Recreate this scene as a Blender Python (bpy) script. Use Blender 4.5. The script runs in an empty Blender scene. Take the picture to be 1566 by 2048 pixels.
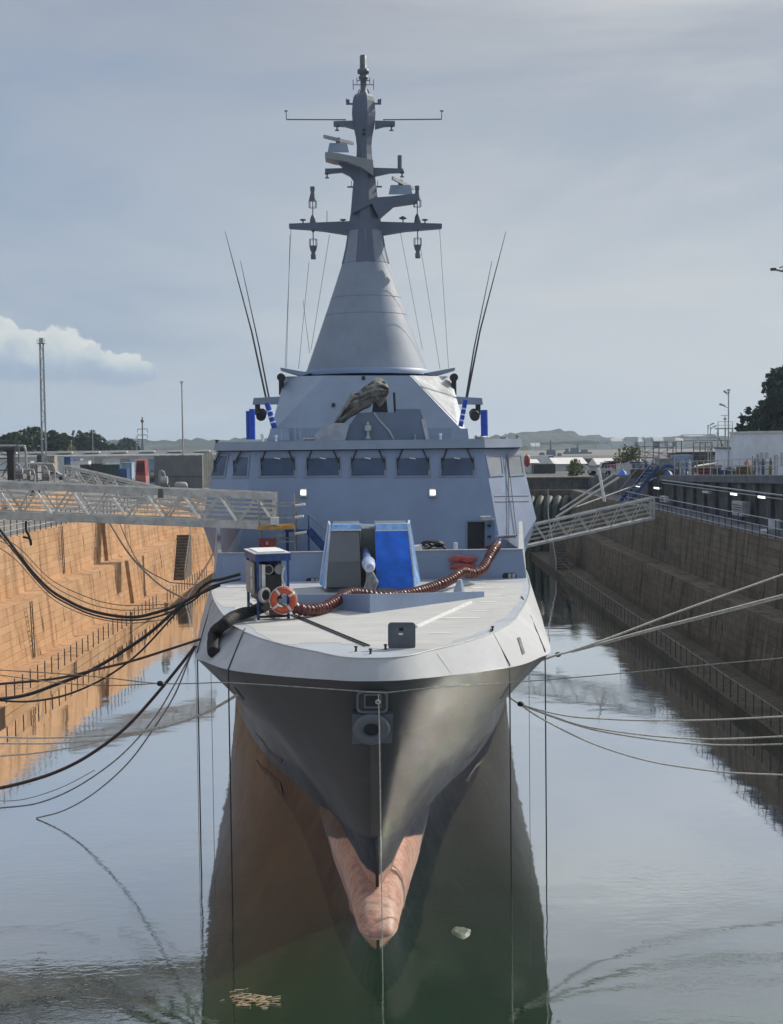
import bpy, bmesh, math, random
from mathutils import Vector, Matrix, noise
R = math.radians
rnd = random.Random(7)
scene = bpy.context.scene
COL = scene.collection
ORG = {}

# ---------------------------------------------------------------- camera
CAMZ = 12.5
F = 2700.0
def _basis():
    d = Vector((727-783, -(889-1024), -F)).normalized()
    u = Vector((-0.0126, 1, 0))
    z = (u - d*u.dot(d)).normalized()
    x = d.cross(z).normalized()
    return x, d, z
_bx, _bd, _bz = _basis()
def ray(px, py):
    c = Vector((px-783, 1024-py, -F))
    return Vector((_bx.dot(c), _bd.dot(c), _bz.dot(c)))
def P(px, py, Y):
    w = ray(px, py); return w*(Y/w.y) + Vector((0, 0, CAMZ))
def PZ(px, py, z):
    w = ray(px, py); return w*((z-CAMZ)/w.z) + Vector((0, 0, CAMZ))
def PX(px, py, x):
    w = ray(px, py); return w*(x/w.x) + Vector((0, 0, CAMZ))
def PP(px, py, p0, n):
    w = ray(px, py); o = Vector((0, 0, CAMZ))
    return o + w*((Vector(p0)-o).dot(n)/w.dot(n))
cam_d = bpy.data.cameras.new("camera")
cam_d.sensor_fit = 'VERTICAL'; cam_d.sensor_height = 24.0; cam_d.lens = 24.0*F/2048
cam_d.clip_start = 0.5; cam_d.clip_end = 20000
cam = bpy.data.objects.new("camera", cam_d); COL.objects.link(cam)
cam.matrix_world = Matrix(((_bx.x, _bx.y, _bx.z, 0), (_bd.x, _bd.y, _bd.z, 0), (_bz.x, _bz.y, _bz.z, CAMZ), (0, 0, 0, 1)))
scene.camera = cam

# ---------------------------------------------------------------- materials
def lin(r, g, b):
    f = lambda c: (c/255/12.92 if c/255 <= .04045 else ((c/255+.055)/1.055)**2.4)
    return (f(r), f(g), f(b))
class NT:
    def __init__(s, tree): s.t = tree; s.n = tree.nodes; s.l = tree.links
    def new(s, typ, **kw):
        n = s.n.new(typ)
        for k, v in kw.items(): setattr(n, k, v)
        return n
    def set(s, sock, v):
        if hasattr(v, 'is_output') or isinstance(v, bpy.types.NodeSocket): s.l.new(v, sock)
        else: sock.default_value = v
    def math(s, op, a, b=None, c=None, clamp=False):
        n = s.new('ShaderNodeMath', operation=op, use_clamp=clamp)
        s.set(n.inputs[0], a)
        if b is not None: s.set(n.inputs[1], b)
        if c is not None: s.set(n.inputs[2], c)
        return n.outputs[0]
    def mix(s, fac, a, b, blend='MIX'):
        n = s.new('ShaderNodeMix', data_type='RGBA', blend_type=blend)
        s.set(n.inputs[0], fac)
        for i, v in ((6, a), (7, b)):
            if isinstance(v, tuple): v = (*v[:3], 1)
            s.set(n.inputs[i], v)
        return n.outputs[2]
    def noise(s, vec, scale, detail=4, rough=.55, dist=0):
        n = s.new('ShaderNodeTexNoise'); s.set(n.inputs['Vector'], vec)
        n.inputs['Scale'].default_value = scale; n.inputs['Detail'].default_value = detail
        n.inputs['Roughness'].default_value = rough; n.inputs['Distortion'].default_value = dist
        return n.outputs[0]
    def ramp(s, fac, stops, interp='LINEAR'):
        n = s.new('ShaderNodeValToRGB'); s.set(n.inputs[0], fac)
        cr = n.color_ramp; cr.interpolation = interp
        while len(cr.elements) < len(stops): cr.elements.new(.5)
        for e, (p, c) in zip(cr.elements, stops):
            e.position = p; e.color = (c, c, c, 1) if not isinstance(c, tuple) else (*c[:3], 1)
        return n.outputs[0]
    def maprange(s, v, a, b, c=0., d=1., interp='SMOOTHSTEP'):
        n = s.new('ShaderNodeMapRange', interpolation_type=interp)
        s.set(n.inputs[0], v)
        for i, x in zip((1, 2, 3, 4), (a, b, c, d)): s.set(n.inputs[i], x)
        return n.outputs[0]
    def scale(s, vec, v):
        n = s.new('ShaderNodeVectorMath', operation='MULTIPLY'); s.set(n.inputs[0], vec); n.inputs[1].default_value = v
        return n.outputs[0]
    def bump(s, h, strength, dist=.02):
        n = s.new('ShaderNodeBump'); s.set(n.inputs['Height'], h)
        n.inputs['Strength'].default_value = strength; n.inputs['Distance'].default_value = dist
        return n.outputs[0]
def newmat(name):
    m = bpy.data.materials.new(name); m.use_nodes = True
    t = NT(m.node_tree); b = m.node_tree.nodes['Principled BSDF']
    return m, t, b
MC = {}
def M(name, col=None, rough=.55, metal=0., var=.12, scale=1.5, streak=0., bump=0., bscale=20, coat=0., spec=.5, dirt=None, dirt_amt=.0):
    """painted / plain surface with soft tone variation, vertical streaks, dirt"""
    if name in MC: return MC[name]
    m, t, b = newmat(name)
    pos = t.new('ShaderNodeNewGeometry').outputs['Position']
    n1 = t.noise(pos, scale, 5)
    c0 = tuple(x*(1-var) for x in col); c1 = tuple(min(1, x*(1+var)) for x in col)
    c = t.mix(t.maprange(n1, .3, .7), c0, c1)
    if streak:
        n2 = t.noise(t.scale(pos, (3.5, 3.5, .25)), 1.6, 4)
        c = t.mix(t.math('MULTIPLY', t.maprange(n2, .5, .75), streak), c, tuple(x*.45 for x in (dirt or col)))
    if dirt_amt:
        n3 = t.noise(pos, scale*2.7, 8, .7)
        c = t.mix(t.math('MULTIPLY', t.maprange(n3, .52, .68), dirt_amt), c, dirt)
    t.set(b.inputs['Base Color'], c)
    b.inputs['Metallic'].default_value = metal
    rr = t.maprange(t.noise(pos, scale*3, 3), .3, .7, max(.02, rough-.08), min(1, rough+.08), 'LINEAR')
    t.set(b.inputs['Roughness'], rr)
    b.inputs['Specular IOR Level'].default_value = spec
    if bump: t.set(b.inputs['Normal'], t.bump(t.noise(pos, bscale, 4), bump))
    MC[name] = m
    return m
def emis(name, col, s):
    m, t, b = newmat(name)
    b.inputs['Base Color'].default_value = (*col, 1)
    b.inputs['Emission Color'].default_value = (*col, 1); b.inputs['Emission Strength'].default_value = s
    return m

# ---------------------------------------------------------------- mesh builder
class MB:
    def __init__(s): s.v = []; s.f = []; s.sm = []
    def add(s, vs, fs, smooth=False):
        o = len(s.v); s.v += [Vector(v) for v in vs]
        for f in fs: s.f.append([i+o for i in f]); s.sm.append(smooth)
        return s
    def hexa(s, b, t):           # b, t: 4 bottom, 4 top points
        return s.add(list(b)+list(t), [(3,2,1,0),(4,5,6,7),(0,1,5,4),(1,2,6,5),(2,3,7,6),(3,0,4,7)])
    def box(s, c, d, rz=0.):
        cx, cy, cz = c; a, b, h = d[0]/2, d[1]/2, d[2]/2
        co, si = math.cos(rz), math.sin(rz)
        q = [(-a,-b),(a,-b),(a,b),(-a,b)]
        q = [(cx+x*co-y*si, cy+x*si+y*co) for x, y in q]
        return s.hexa([(x, y, cz-h) for x, y in q], [(x, y, cz+h) for x, y in q])
    def box2(s, p, q):           # min / max corners
        return s.box([(p[i]+q[i])/2 for i in range(3)], [abs(q[i]-p[i]) for i in range(3)])
    def bar(s, p, q, w, h=None, up=(0, 0, 1)):
        h = h or w; p = Vector(p); q = Vector(q); d = (q-p)
        if d.length < 1e-6: return s
        d.normalize(); u = Vector(up)
        if abs(d.dot(u)) > .95: u = Vector((0, 1, 0))
        r = d.cross(u).normalized(); u = r.cross(d)
        k = [(-1,-1),(1,-1),(1,1),(-1,1)]
        return s.hexa([p+r*(x*w/2)+u*(y*h/2) for x, y in k], [q+r*(x*w/2)+u*(y*h/2) for x, y in k])
    def tube(s, pts, r, seg=8, cap=True, smooth=True):
        pts = [Vector(p) for p in pts]; n = len(pts)
        rs = r if isinstance(r, (list, tuple)) else [r]*n
        vs = []; up = None
        for i in range(n):
            d = (pts[min(i+1, n-1)]-pts[max(i-1, 0)])
            d = d.normalized() if d.length > 1e-9 else Vector((0, 0, 1))
            if up is None:
                a = Vector((0, 0, 1)) if abs(d.z) < .9 else Vector((1, 0, 0))
                up = d.cross(a).normalized()
            up = (up - d*up.dot(d)).normalized(); w = d.cross(up)
            for k in range(seg):
                t = 2*math.pi*k/seg
                vs.append(pts[i] + (up*math.cos(t)+w*math.sin(t))*rs[i])
        fs = [(i*seg+k, i*seg+(k+1) % seg, (i+1)*seg+(k+1) % seg, (i+1)*seg+k) for i in range(n-1) for k in range(seg)]
        s.add(vs, fs, smooth)
        if cap: s.add(vs[:seg], [tuple(range(seg-1, -1, -1))]); s.add(vs[-seg:], [tuple(range(seg))])
        return s
    def cyl(s, p, q, r, seg=12, r2=None): return s.tube([p, q], [r, r if r2 is None else r2], seg)
    def lathe(s, c, prof, seg=24, axis=(0, 0, 1), sx=1., cap=True, smooth=True):
        """prof: list of (radius, height) along axis from c"""
        ax = Vector(axis).normalized(); a = Vector((1, 0, 0)) if abs(ax.x) < .9 else Vector((0, 1, 0))
        u = (a-ax*a.dot(ax)).normalized(); w = ax.cross(u); c = Vector(c); vs = []
        for r, h in prof:
            for k in range(seg):
                t = 2*math.pi*k/seg
                vs.append(c+ax*h+u*(r*sx*math.cos(t))+w*(r*math.sin(t)))
        n = len(prof)
        fs = [(i*seg+k, i*seg+(k+1) % seg, (i+1)*seg+(k+1) % seg, (i+1)*seg+k) for i in range(n-1) for k in range(seg)]
        s.add(vs, fs, smooth)
        if cap: s.add(vs[:seg], [tuple(range(seg-1, -1, -1))]); s.add(vs[-seg:], [tuple(range(seg))])
        return s
    def loft(s, rings, closed=True, caps=True, smooth=False):
        n = len(rings[0]); vs = [p for r in rings for p in r]; m = n if closed else n-1
        fs = [(i*n+k, i*n+(k+1) % n, (i+1)*n+(k+1) % n, (i+1)*n+k) for i in range(len(rings)-1) for k in range(m)]
        s.add(vs, fs, smooth)
        if caps: s.add(rings[0], [tuple(range(n-1, -1, -1))]); s.add(rings[-1], [tuple(range(n))])
        return s
    def prism(s, pts, vec):
        """closed polygon pts extruded by vec"""
        pts = [Vector(p) for p in pts]; v = Vector(vec)
        return s.loft([pts, [p+v for p in pts]])
    def torus(s, c, R0, r, axis=(0, 0, 1), seg=28, ms=10, sx=1.):
        ax = Vector(axis).normalized(); a = Vector((1, 0, 0)) if abs(ax.x) < .9 else Vector((0, 1, 0))
        u = (a-ax*a.dot(ax)).normalized(); w = ax.cross(u); c = Vector(c); rings = []
        for i in range(seg):
            t = 2*math.pi*i/seg; d = u*(math.cos(t)*sx)+w*math.sin(t)
            rings.append([c+d*R0+d*(r*math.cos(2*math.pi*k/ms))+ax*(r*math.sin(2*math.pi*k/ms)) for k in range(ms)])
        rings.append(rings[0])
        return s.loft(rings, caps=False, smooth=True)
    def sphere(s, c, r, seg=12, rings=8, sz=1.):
        pr = [(max(1e-4, math.sin(math.pi*i/rings))*r, -math.cos(math.pi*i/rings)*r*sz) for i in range(rings+1)]
        return s.lathe(c, pr, seg, cap=False)
    def build(s, name, mat, parent=None, loc=None, weld=False, bevel=0.):
        if parent is not None:
            o3 = ORG[parent.name]
        elif loc is not None: o3 = Vector(loc)
        else:
            xs = [v.x for v in s.v]; ys = [v.y for v in s.v]; zs = [v.z for v in s.v]
            o3 = Vector(((min(xs)+max(xs))/2, (min(ys)+max(ys))/2, min(zs)))
        me = bpy.data.meshes.new(name)
        me.from_pydata([v-o3 for v in s.v], [], s.f)
        for p, sm in zip(me.polygons, s.sm): p.use_smooth = sm
        bm = bmesh.new(); bm.from_mesh(me)
        if weld: bmesh.ops.remove_doubles(bm, verts=bm.verts, dist=1e-4)
        bmesh.ops.recalc_face_normals(bm, faces=bm.faces)
        bm.to_mesh(me); bm.free()
        me.materials.append(mat)
        o = bpy.data.objects.new(name, me); COL.objects.link(o)
        if parent is not None: o.parent = parent; ORG[o.name] = o3; CH.setdefault(parent.name, []).append(o)
        else: o.location = o3; ORG[o.name] = o3
        if bevel:
            mod = o.modifiers.new('bevel', 'BEVEL'); mod.width = bevel; mod.segments = 2; mod.limit_method = 'ANGLE'
        return o
def tag(o, label=None, cat=None, group=None, kind=None):
    if label: o['label'] = label
    if cat: o['category'] = cat
    if group: o['group'] = group
    if kind: o['kind'] = kind
    return o
def thing(name, loc, label, cat, group=None):
    o = bpy.data.objects.new(name, None); COL.objects.link(o); o.location = loc
    o.empty_display_size = .2
    ORG[o.name] = Vector(loc); return tag(o, label, cat, group)
CH = {}
KIDS = lambda o: CH.get(o.name, [])
def copy_tree(o, loc=None, rz=None, parent=None, sc=None):
    c = o.copy(); COL.objects.link(c)
    if parent is not None: c.parent = parent; CH.setdefault(parent.name, []).append(c)
    if loc is not None: c.location = loc
    if rz is not None: c.rotation_euler = (0, 0, rz)
    if sc is not None: c.scale = (sc, sc, sc) if not isinstance(sc, tuple) else sc
    for ch in list(KIDS(o)): copy_tree(ch, parent=c)
    return c
def interp(x, tab):
    if x <= tab[0][0]: return tab[0][1]
    for (a, u), (b, v) in zip(tab, tab[1:]):
        if x <= b: return u+(v-u)*(x-a)/(b-a)
    return tab[-1][1]
def smooth_path(pts, n=8):
    pts = [Vector(p) for p in pts]; out = []
    for i in range(len(pts)-1):
        p0, p1, p2, p3 = pts[max(i-1, 0)], pts[i], pts[i+1], pts[min(i+2, len(pts)-1)]
        for k in range(n):
            t = k/n
            out.append(.5*((2*p1)+(p2-p0)*t+(2*p0-5*p1+4*p2-p3)*t*t+(3*p1-p0-3*p2+p3)*t**3))
    out.append(pts[-1]); return out

# ---------------------------------------------------------------- light, sky
SUN_AZ, SUN_EL = R(54), R(35)      # azimuth clockwise from +Y (the ship's length axis)
sun_v = Vector((math.sin(SUN_AZ)*math.cos(SUN_EL), math.cos(SUN_AZ)*math.cos(SUN_EL), math.sin(SUN_EL)))
sd = bpy.data.lights.new("sun", 'SUN'); sd.energy = 4.0; sd.angle = R(.5); sd.color = (1, .91, .78)
so = bpy.data.objects.new("sun", sd); COL.objects.link(so)
so.rotation_euler = (-sun_v).to_track_quat('-Z', 'Y').to_euler(); so.location = (60, 60, 80)
world = bpy.data.worlds.new("World"); scene.world = world; world.use_nodes = True
w = NT(world.node_tree); bg = world.node_tree.nodes['Background']
sky = w.new('ShaderNodeTexSky', sky_type='NISHITA'); sky.sun_disc = False
sky.sun_elevation = SUN_EL; sky.sun_rotation = SUN_AZ; sky.air_density = 1.2; sky.dust_density = 2.5
gen = w.new('ShaderNodeTexCoord').outputs['Generated']
sep = w.new('ShaderNodeSeparateXYZ'); w.set(sep.inputs[0], gen)
az = w.math('ARCTAN2', sep.outputs[0], sep.outputs[1]); el = w.math('ARCSINE', sep.outputs[2])
comb = w.new('ShaderNodeCombineXYZ'); w.set(comb.inputs[0], az); w.set(comb.inputs[1], el)
ae = comb.outputs[0]
# thin high veil of cloud, streaked along the horizon
veil_n = w.noise(w.scale(ae, (1.6, 6.0, 1)), 1.5, 6, .55, .4)
gray = [tuple(x*10 for x in lin(*c)) for c in ((204, 212, 219), (191, 200, 209), (169, 179, 193), (162, 167, 178), (153, 158, 168))]
veil_c = w.ramp(w.maprange(el, 0., 1.2, interp='LINEAR'), [(0, gray[0]), (.08, gray[1]), (.18, gray[2]), (.27, gray[3]), (.34, gray[4]), (.75, tuple(x*10 for x in lin(226, 233, 243)))])
warm = tuple(x*10 for x in lin(206, 210, 212)); cool = tuple(x*10 for x in lin(142, 163, 190))
veil_c = w.mix(w.math('MULTIPLY', w.maprange(veil_n, .36, .70), w.maprange(az, -.12, .28, .15, .95)), veil_c, warm)
veil_c = w.mix(w.math('MULTIPLY', w.maprange(veil_n, .58, .3), w.maprange(az, .2, -.3, .1, .7)), veil_c, cool)
front = w.math('MULTIPLY', w.maprange(sep.outputs[1], -.25, .4), w.maprange(sep.outputs[2], .95, .5, .9, 1))
veil_c = w.mix(w.math('MULTIPLY', w.maprange(az, .08, -.4, 0, .5), w.maprange(el, .5, .2)), veil_c, cool)
skyc = w.mix(w.math('ADD', .62, w.math('MULTIPLY', front, .32)), sky.outputs[0], veil_c)
# one puffy cumulus bank low on the left: a union of round heaps, ruffled by noise
def nvec(scale, detail, amt):
    n = w.new('ShaderNodeTexNoise'); w.set(n.inputs['Vector'], ae); n.inputs['Scale'].default_value = scale; n.inputs['Detail'].default_value = detail; n.inputs['Roughness'].default_value = .55
    v = w.new('ShaderNodeVectorMath', operation='SUBTRACT'); w.set(v.inputs[0], n.outputs[1]); v.inputs[1].default_value = (.5, .5, .5)
    return w.scale(v.outputs[0], (amt, amt, 0))
va = w.new('ShaderNodeVectorMath', operation='ADD'); w.set(va.inputs[0], ae); w.set(va.inputs[1], nvec(45, 5, .022))
vb = w.new('ShaderNodeVectorMath', operation='ADD'); w.set(vb.inputs[0], va.outputs[0]); w.set(vb.inputs[1], nvec(160, 4, .006))
warp = vb.outputs[0]
dmin = None; lit = None
for px, py, r in ((-330, 690, 90), (-200, 700, 80), (-110, 690, 75), (-30, 700, 66), (30, 702, 60), (85, 712, 55), (135, 710, 55), (180, 722, 44), (222, 731, 38), (258, 735, 36), (296, 744, 22)):
    cv = w.new('ShaderNodeVectorMath', operation='SUBTRACT'); w.set(cv.inputs[0], warp); cv.inputs[1].default_value = ((px-727)/2700, (889-py)/2700, 0)
    ln = w.new('ShaderNodeVectorMath', operation='LENGTH'); w.set(ln.inputs[0], cv.outputs[0])
    d = w.math('DIVIDE', ln.outputs[1], r/2700)
    sp_ = w.new('ShaderNodeSeparateXYZ'); w.set(sp_.inputs[0], cv.outputs[0])
    l_ = w.math('SUBTRACT', w.math('DIVIDE', w.math('ADD', sp_.outputs[1], w.math('MULTIPLY', sp_.outputs[0], .35)), r/2700), w.math('MULTIPLY', d, .35))
    if dmin is None: dmin, lit = d, l_
    else: dmin = w.math('SMOOTH_MIN', dmin, d, .12); lit = w.math('SMOOTH_MAX', lit, w.math('SUBTRACT', l_, w.math('MULTIPLY', w.maprange(d, .9, 1.5), 4.)), .25)
botn = w.math('ADD', .0475, w.math('MULTIPLY', w.math('SUBTRACT', w.noise(ae, 22, 4), .5), .012))
a_cl = w.math('MULTIPLY', w.maprange(dmin, 1.04, .90), w.maprange(w.math('SUBTRACT', el, botn), -.012, .014))
a_cl = w.math('MULTIPLY', a_cl, .95)
shade = w.math('ADD', w.maprange(lit, -.9, .75, .0, 1., 'LINEAR'), w.math('MULTIPLY', w.math('SUBTRACT', w.noise(warp, 60, 4, .5), .5), .8))
shade = w.math('MULTIPLY', shade, w.maprange(el, .044, .066, .35, 1.))
cl_c = w.ramp(shade, [(0, tuple(x*10 for x in lin(152, 172, 197))), (.4, tuple(x*10 for x in lin(178, 192, 206))), (.65, tuple(x*10 for x in lin(198, 208, 213))), (1., tuple(x*10 for x in lin(222, 226, 222)))])
skyc = w.mix(a_cl, skyc, cl_c)
# soft glow of the veiled sky round the sun
gd = w.new('ShaderNodeVectorMath', operation='DOT_PRODUCT'); w.set(gd.inputs[0], gen); gd.inputs[1].default_value = tuple(sun_v)
gd_ = w.math('MAXIMUM', gd.outputs['Value'], 0.)
glow = w.math('ADD', w.math('MULTIPLY', w.math('POWER', gd_, 18.), 9.), w.math('MULTIPLY', w.math('POWER', gd_, 90.), 40.))
gc = w.new('ShaderNodeVectorMath', operation='SCALE'); gc.inputs[0].default_value = (1, .95, .87); w.set(gc.inputs['Scale'], glow)
skyc = w.mix(1., skyc, gc.outputs[0], 'ADD')
w.set(bg.inputs[0], skyc); bg.inputs[1].default_value = .1
vs = scene.view_settings; vs.view_transform = 'Standard'; vs.look = 'None'; vs.exposure = 0; vs.gamma = 1; vs.use_curve_mapping = False
scene.render.engine = 'CYCLES'
cy = scene.cycles
cy.use_denoising = True; cy.denoiser = 'OPENIMAGEDENOISE'
cy.max_bounces = 6; cy.diffuse_bounces = 3; cy.glossy_bounces = 4; cy.transmission_bounces = 3; cy.transparent_max_bounces = 6
cy.sample_clamp_indirect = 0; cy.blur_glossy = 0; cy.caustics_reflective = True
# ================================================================ dock, water, quays
def stone_mat(name, ca, cb, mortar, stain, st_amt, green=None, pale=0.):
    m, t, b = newmat(name)
    g = t.new('ShaderNodeNewGeometry'); sp = t.new('ShaderNodeSeparateXYZ'); t.set(sp.inputs[0], g.outputs['Position'])
    cb3 = t.new('ShaderNodeCombineXYZ'); t.set(cb3.inputs[0], sp.outputs[1]); t.set(cb3.inputs[1], sp.outputs[2])
    br = t.new('ShaderNodeTexBrick'); t.set(br.inputs['Vector'], cb3.outputs[0])
    br.inputs['Scale'].default_value = 1; br.inputs['Brick Width'].default_value = 1.5; br.inputs['Row Height'].default_value = .42
    br.inputs['Mortar Size'].default_value = .022; br.inputs['Mortar Smooth'].default_value = .6; br.inputs['Bias'].default_value = 0
    br.inputs['Color1'].default_value = (*ca, 1); br.inputs['Color2'].default_value = (*cb, 1); br.inputs['Mortar'].default_value = (*mortar, 1)
    pos = g.outputs['Position']
    big = t.noise(pos, .35, 5, .6)
    c = t.mix(t.maprange(big, .35, .7, 0, .65), br.outputs[0], tuple(min(1, x*1.25) for x in ca))
    st = t.noise(t.scale(pos, (1, 1.1, .09)), 1.1, 6, .65)
    c = t.mix(t.math('MULTIPLY', t.maprange(st, .48, .66), st_amt), c, stain)
    st2 = t.noise(t.scale(pos, (1, .45, .04)), 2.3, 3, .5)
    c = t.mix(t.math('MULTIPLY', t.maprange(st2, .62, .70), st_amt), c, tuple(x*.35 for x in stain))
    fine = t.noise(pos, 6, 6, .7)
    c = t.mix(t.maprange(fine, .55, .75, 0, .5), c, tuple(x*.5 for x in ca))
    lt = t.noise(t.scale(pos, (1, 1, 1.6)), 2.2, 5, .65)
    c = t.mix(t.maprange(lt, .6, .72, 0, .55), c, tuple(min(1, x*1.5+.05) for x in cb))
    if pale:
        st3 = t.noise(t.scale(pos, (1, .9, .07)), 3.1, 5, .7)
        c = t.mix(t.math('MULTIPLY', t.maprange(st3, .56, .68), pale), c, (.34, .32, .28))
        st4 = t.noise(t.scale(pos, (1, .12, .5)), 1.6, 4, .6)
        c = t.mix(t.math('MULTIPLY', t.maprange(st4, .5, .7), .45), c, tuple(x*.5 for x in ca))
    if green:
        gz = t.math('MULTIPLY', t.maprange(t.math('ADD', sp.outputs[2], t.math('MULTIPLY', big, 1.4)), 2.1, .6), .8)
        c = t.mix(gz, c, green)
    t.set(b.inputs['Base Color'], c); b.inputs['Roughness'].default_value = .9; b.inputs['Specular IOR Level'].default_value = .2
    h = t.math('ADD', t.math('MULTIPLY', br.outputs[1], -.6), t.math('MULTIPLY', fine, .5))
    t.set(b.inputs['Normal'], t.bump(h, .9, .06))
    return m
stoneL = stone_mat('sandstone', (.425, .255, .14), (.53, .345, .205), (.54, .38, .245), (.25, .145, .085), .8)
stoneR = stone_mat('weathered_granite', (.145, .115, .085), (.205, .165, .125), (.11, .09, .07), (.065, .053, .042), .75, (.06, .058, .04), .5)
capM = M('coping_stone', (.36, .33, .29), .85, var=.25, scale=2, dirt=(.12, .11, .09), dirt_amt=.6, bump=.2)
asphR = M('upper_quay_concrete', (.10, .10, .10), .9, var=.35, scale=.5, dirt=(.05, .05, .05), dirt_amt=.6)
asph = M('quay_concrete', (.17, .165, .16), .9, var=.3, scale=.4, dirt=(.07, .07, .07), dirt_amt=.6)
DEND = 150.
offL = lambda Y: .034*(Y-65) + (.25 if Y > 104 else 0) + (max(0, min(1, (Y-127)/12))*2.2)
offR = lambda Y: .012*(Y-55) + (.35 if Y > 118 else 0)
def wall(offs, prof, ys, sgn):
    m = MB(); rings = []
    for Y in ys: rings.append([Vector((sgn*(x)+offs(Y)*1., Y, z)) for x, z in prof])
    m.loft(rings, closed=True, caps=True); return m
ysL = [8, 30, 50, 65, 80, 103.98, 104.02, 115, 126.9, 127.1, 133, 139.1, DEND]
profL = [(16.8, -3), (16.8, .5), (19.4, .5), (19.8, 3.8), (21.3, 3.8), (21.6, 7.19), (23.6, 7.19), (23.6, -3)]
tag(wall(offL, profL, ysL, -1).build('dock_wall', stoneL),
    'sunlit orange stone dock wall with stepped ledges, left of the warship', 'wall')
ysR = [8, 30, 50, 65, 80, 100, 117.98, 118.02, 130, DEND]
profR = [(16.7, -3), (16.7, .5), (19.3, .5), (19.7, 3.7), (21.2, 3.7), (21.5, 7.19), (22.6, 7.19), (22.6, -3)]
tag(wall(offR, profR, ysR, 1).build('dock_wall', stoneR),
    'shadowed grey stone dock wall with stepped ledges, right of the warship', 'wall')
# upper terrace wall on the right with pilasters and an overhanging coping
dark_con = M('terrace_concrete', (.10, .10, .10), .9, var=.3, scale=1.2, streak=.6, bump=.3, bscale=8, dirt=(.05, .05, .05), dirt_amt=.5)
zT = lambda Y: 10.5-.0225*(Y-75)
tw = thing('terrace_wall', (25, 80, 7.2), 'dark concrete terrace wall with pilasters above the right dock walkway', 'wall')
m = MB()
for y0, y1 in ((12, 113.5), (118, DEND)):
    m.loft([[Vector((24.6+offR(Y), Y, 7.0)), Vector((24.6+offR(Y), Y, zT(Y)-.31)), Vector((26+offR(Y), Y, zT(Y)-.31)), Vector((26+offR(Y), Y, 7.0))] for Y in (y0, y1)])
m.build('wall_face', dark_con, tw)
m = MB()
for y0, y1 in ((12, 113.4), (118.1, DEND)):
    m.loft([[Vector((24.2+offR(Y), Y, zT(Y)-.5)), Vector((24.2+offR(Y), Y, zT(Y))), Vector((25.6+offR(Y), Y, zT(Y))), Vector((25.6+offR(Y), Y, zT(Y)-.5))] for Y in (y0, y1)])
m.build('coping', M('terrace_coping', (.12, .13, .15), .85, var=.25, scale=1.5, dirt=(.09, .09, .09), dirt_amt=.6), tw)
m = MB()
for k in range(26):
    Y = 58+k*3.4
    if 109 < Y < 120: continue
    m.box((24.5+offR(Y), Y, (7.1+zT(Y)-.52)/2), (.3, .9, zT(Y)-.52-7.1))
m.build('pilaster', dark_con, tw)
# walkway and quays
m = MB(); m.loft([[Vector((21.9+offR(Y), Y, 7.0)), Vector((21.9+offR(Y), Y, 7.21)), Vector((24.7+offR(Y), Y, 7.21)), Vector((24.7+offR(Y), Y, 7.0))] for Y in (10, DEND)])
tag(m.build('walkway', M('walkway_concrete', (.11, .115, .135), .8, var=.3, scale=.8, dirt=(.05, .05, .06), dirt_amt=.5)), kind='structure')
m = MB(); m.loft([[Vector((-60, Y, 6)), Vector((-60, Y, 7.2)), Vector((-22.3+offL(Y), Y, 7.2)), Vector((-22.3+offL(Y), Y, 6))] for Y in ysL])
m.box2((-700, 8, 6), (-59.9, 900, 7.196)); m.box2((-59.9, DEND+.2, 6), (26, 900, 7.196))
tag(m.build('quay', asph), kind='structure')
m = MB(); gz = lambda Y: max(8.45, 10.2-.0225*(Y-75))
m.loft([[Vector((25.3, Y, 6.5)), Vector((25.3, Y, gz(Y))), Vector((900, Y, gz(Y))), Vector((900, Y, 6.5))] for Y in (8, 75, DEND+2, 152.8, 400)])
m.box2((3, DEND+2.1, 7.2), (25.29, 399.9, 8.446))
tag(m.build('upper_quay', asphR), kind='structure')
m = MB(); m.box2((-24, DEND, -3), (26, DEND+1.6, 7.18)); tag(m.build('dock_end_wall', stoneR), 'dark stone wall closing the far end of the dock', 'wall')
m = MB(); m.box2((3, DEND+1.7, 7.2), (26, DEND+2.09, 8.5))
tag(m.build('retaining_wall', dark_con), 'dark retaining wall with pale top edge above the dock end', 'wall')
tag(MB().box2((3, DEND+1.5, 8.505), (26, DEND+2.6, 8.64)).build('coping', capM), 'pale stone coping along the dock end retaining wall', 'coping')
# water
m, t, b = newmat('dock_water')
nt = m.node_tree; g = t.new('ShaderNodeNewGeometry'); pos = g.outputs['Position']
murk = t.noise(pos, .12, 4)
b.inputs['Base Color'].default_value = (.012, .03, .017, 1)
t.set(b.inputs['Base Color'], t.mix(t.maprange(murk, .35, .65), (.014, .042, .018), (.022, .064, .027)))
b.inputs['Roughness'].default_value = .5; b.inputs['Specular IOR Level'].default_value = 0
gl = t.new('ShaderNodeBsdfGlossy'); gl.inputs['Color'].default_value = (.98, .985, .975, 1); gl.inputs['Roughness'].default_value = .03
patch = t.maprange(t.noise(t.scale(pos, (1, .5, 1)), .16, 3), .46, .62)
rip = t.noise(t.scale(pos, (1, 1.6, 1)), 2.4, 3, .55)
rip2 = t.noise(t.scale(pos, (1, 1.5, 1)), 9, 2, .5)
sw = t.noise(pos, .35, 2)
h = t.math('ADD', t.math('MULTIPLY', sw, .10), t.math('MULTIPLY', t.math('ADD', t.math('MULTIPLY', rip, .035), t.math('MULTIPLY', rip2, .006)), t.math('ADD', .22, t.math('MULTIPLY', patch, .75))))
bp = t.new('ShaderNodeBump'); t.set(bp.inputs['Height'], h); bp.inputs['Strength'].default_value = .13; bp.inputs['Distance'].default_value = 1.
t.set(gl.inputs['Normal'], bp.outputs[0])
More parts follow.
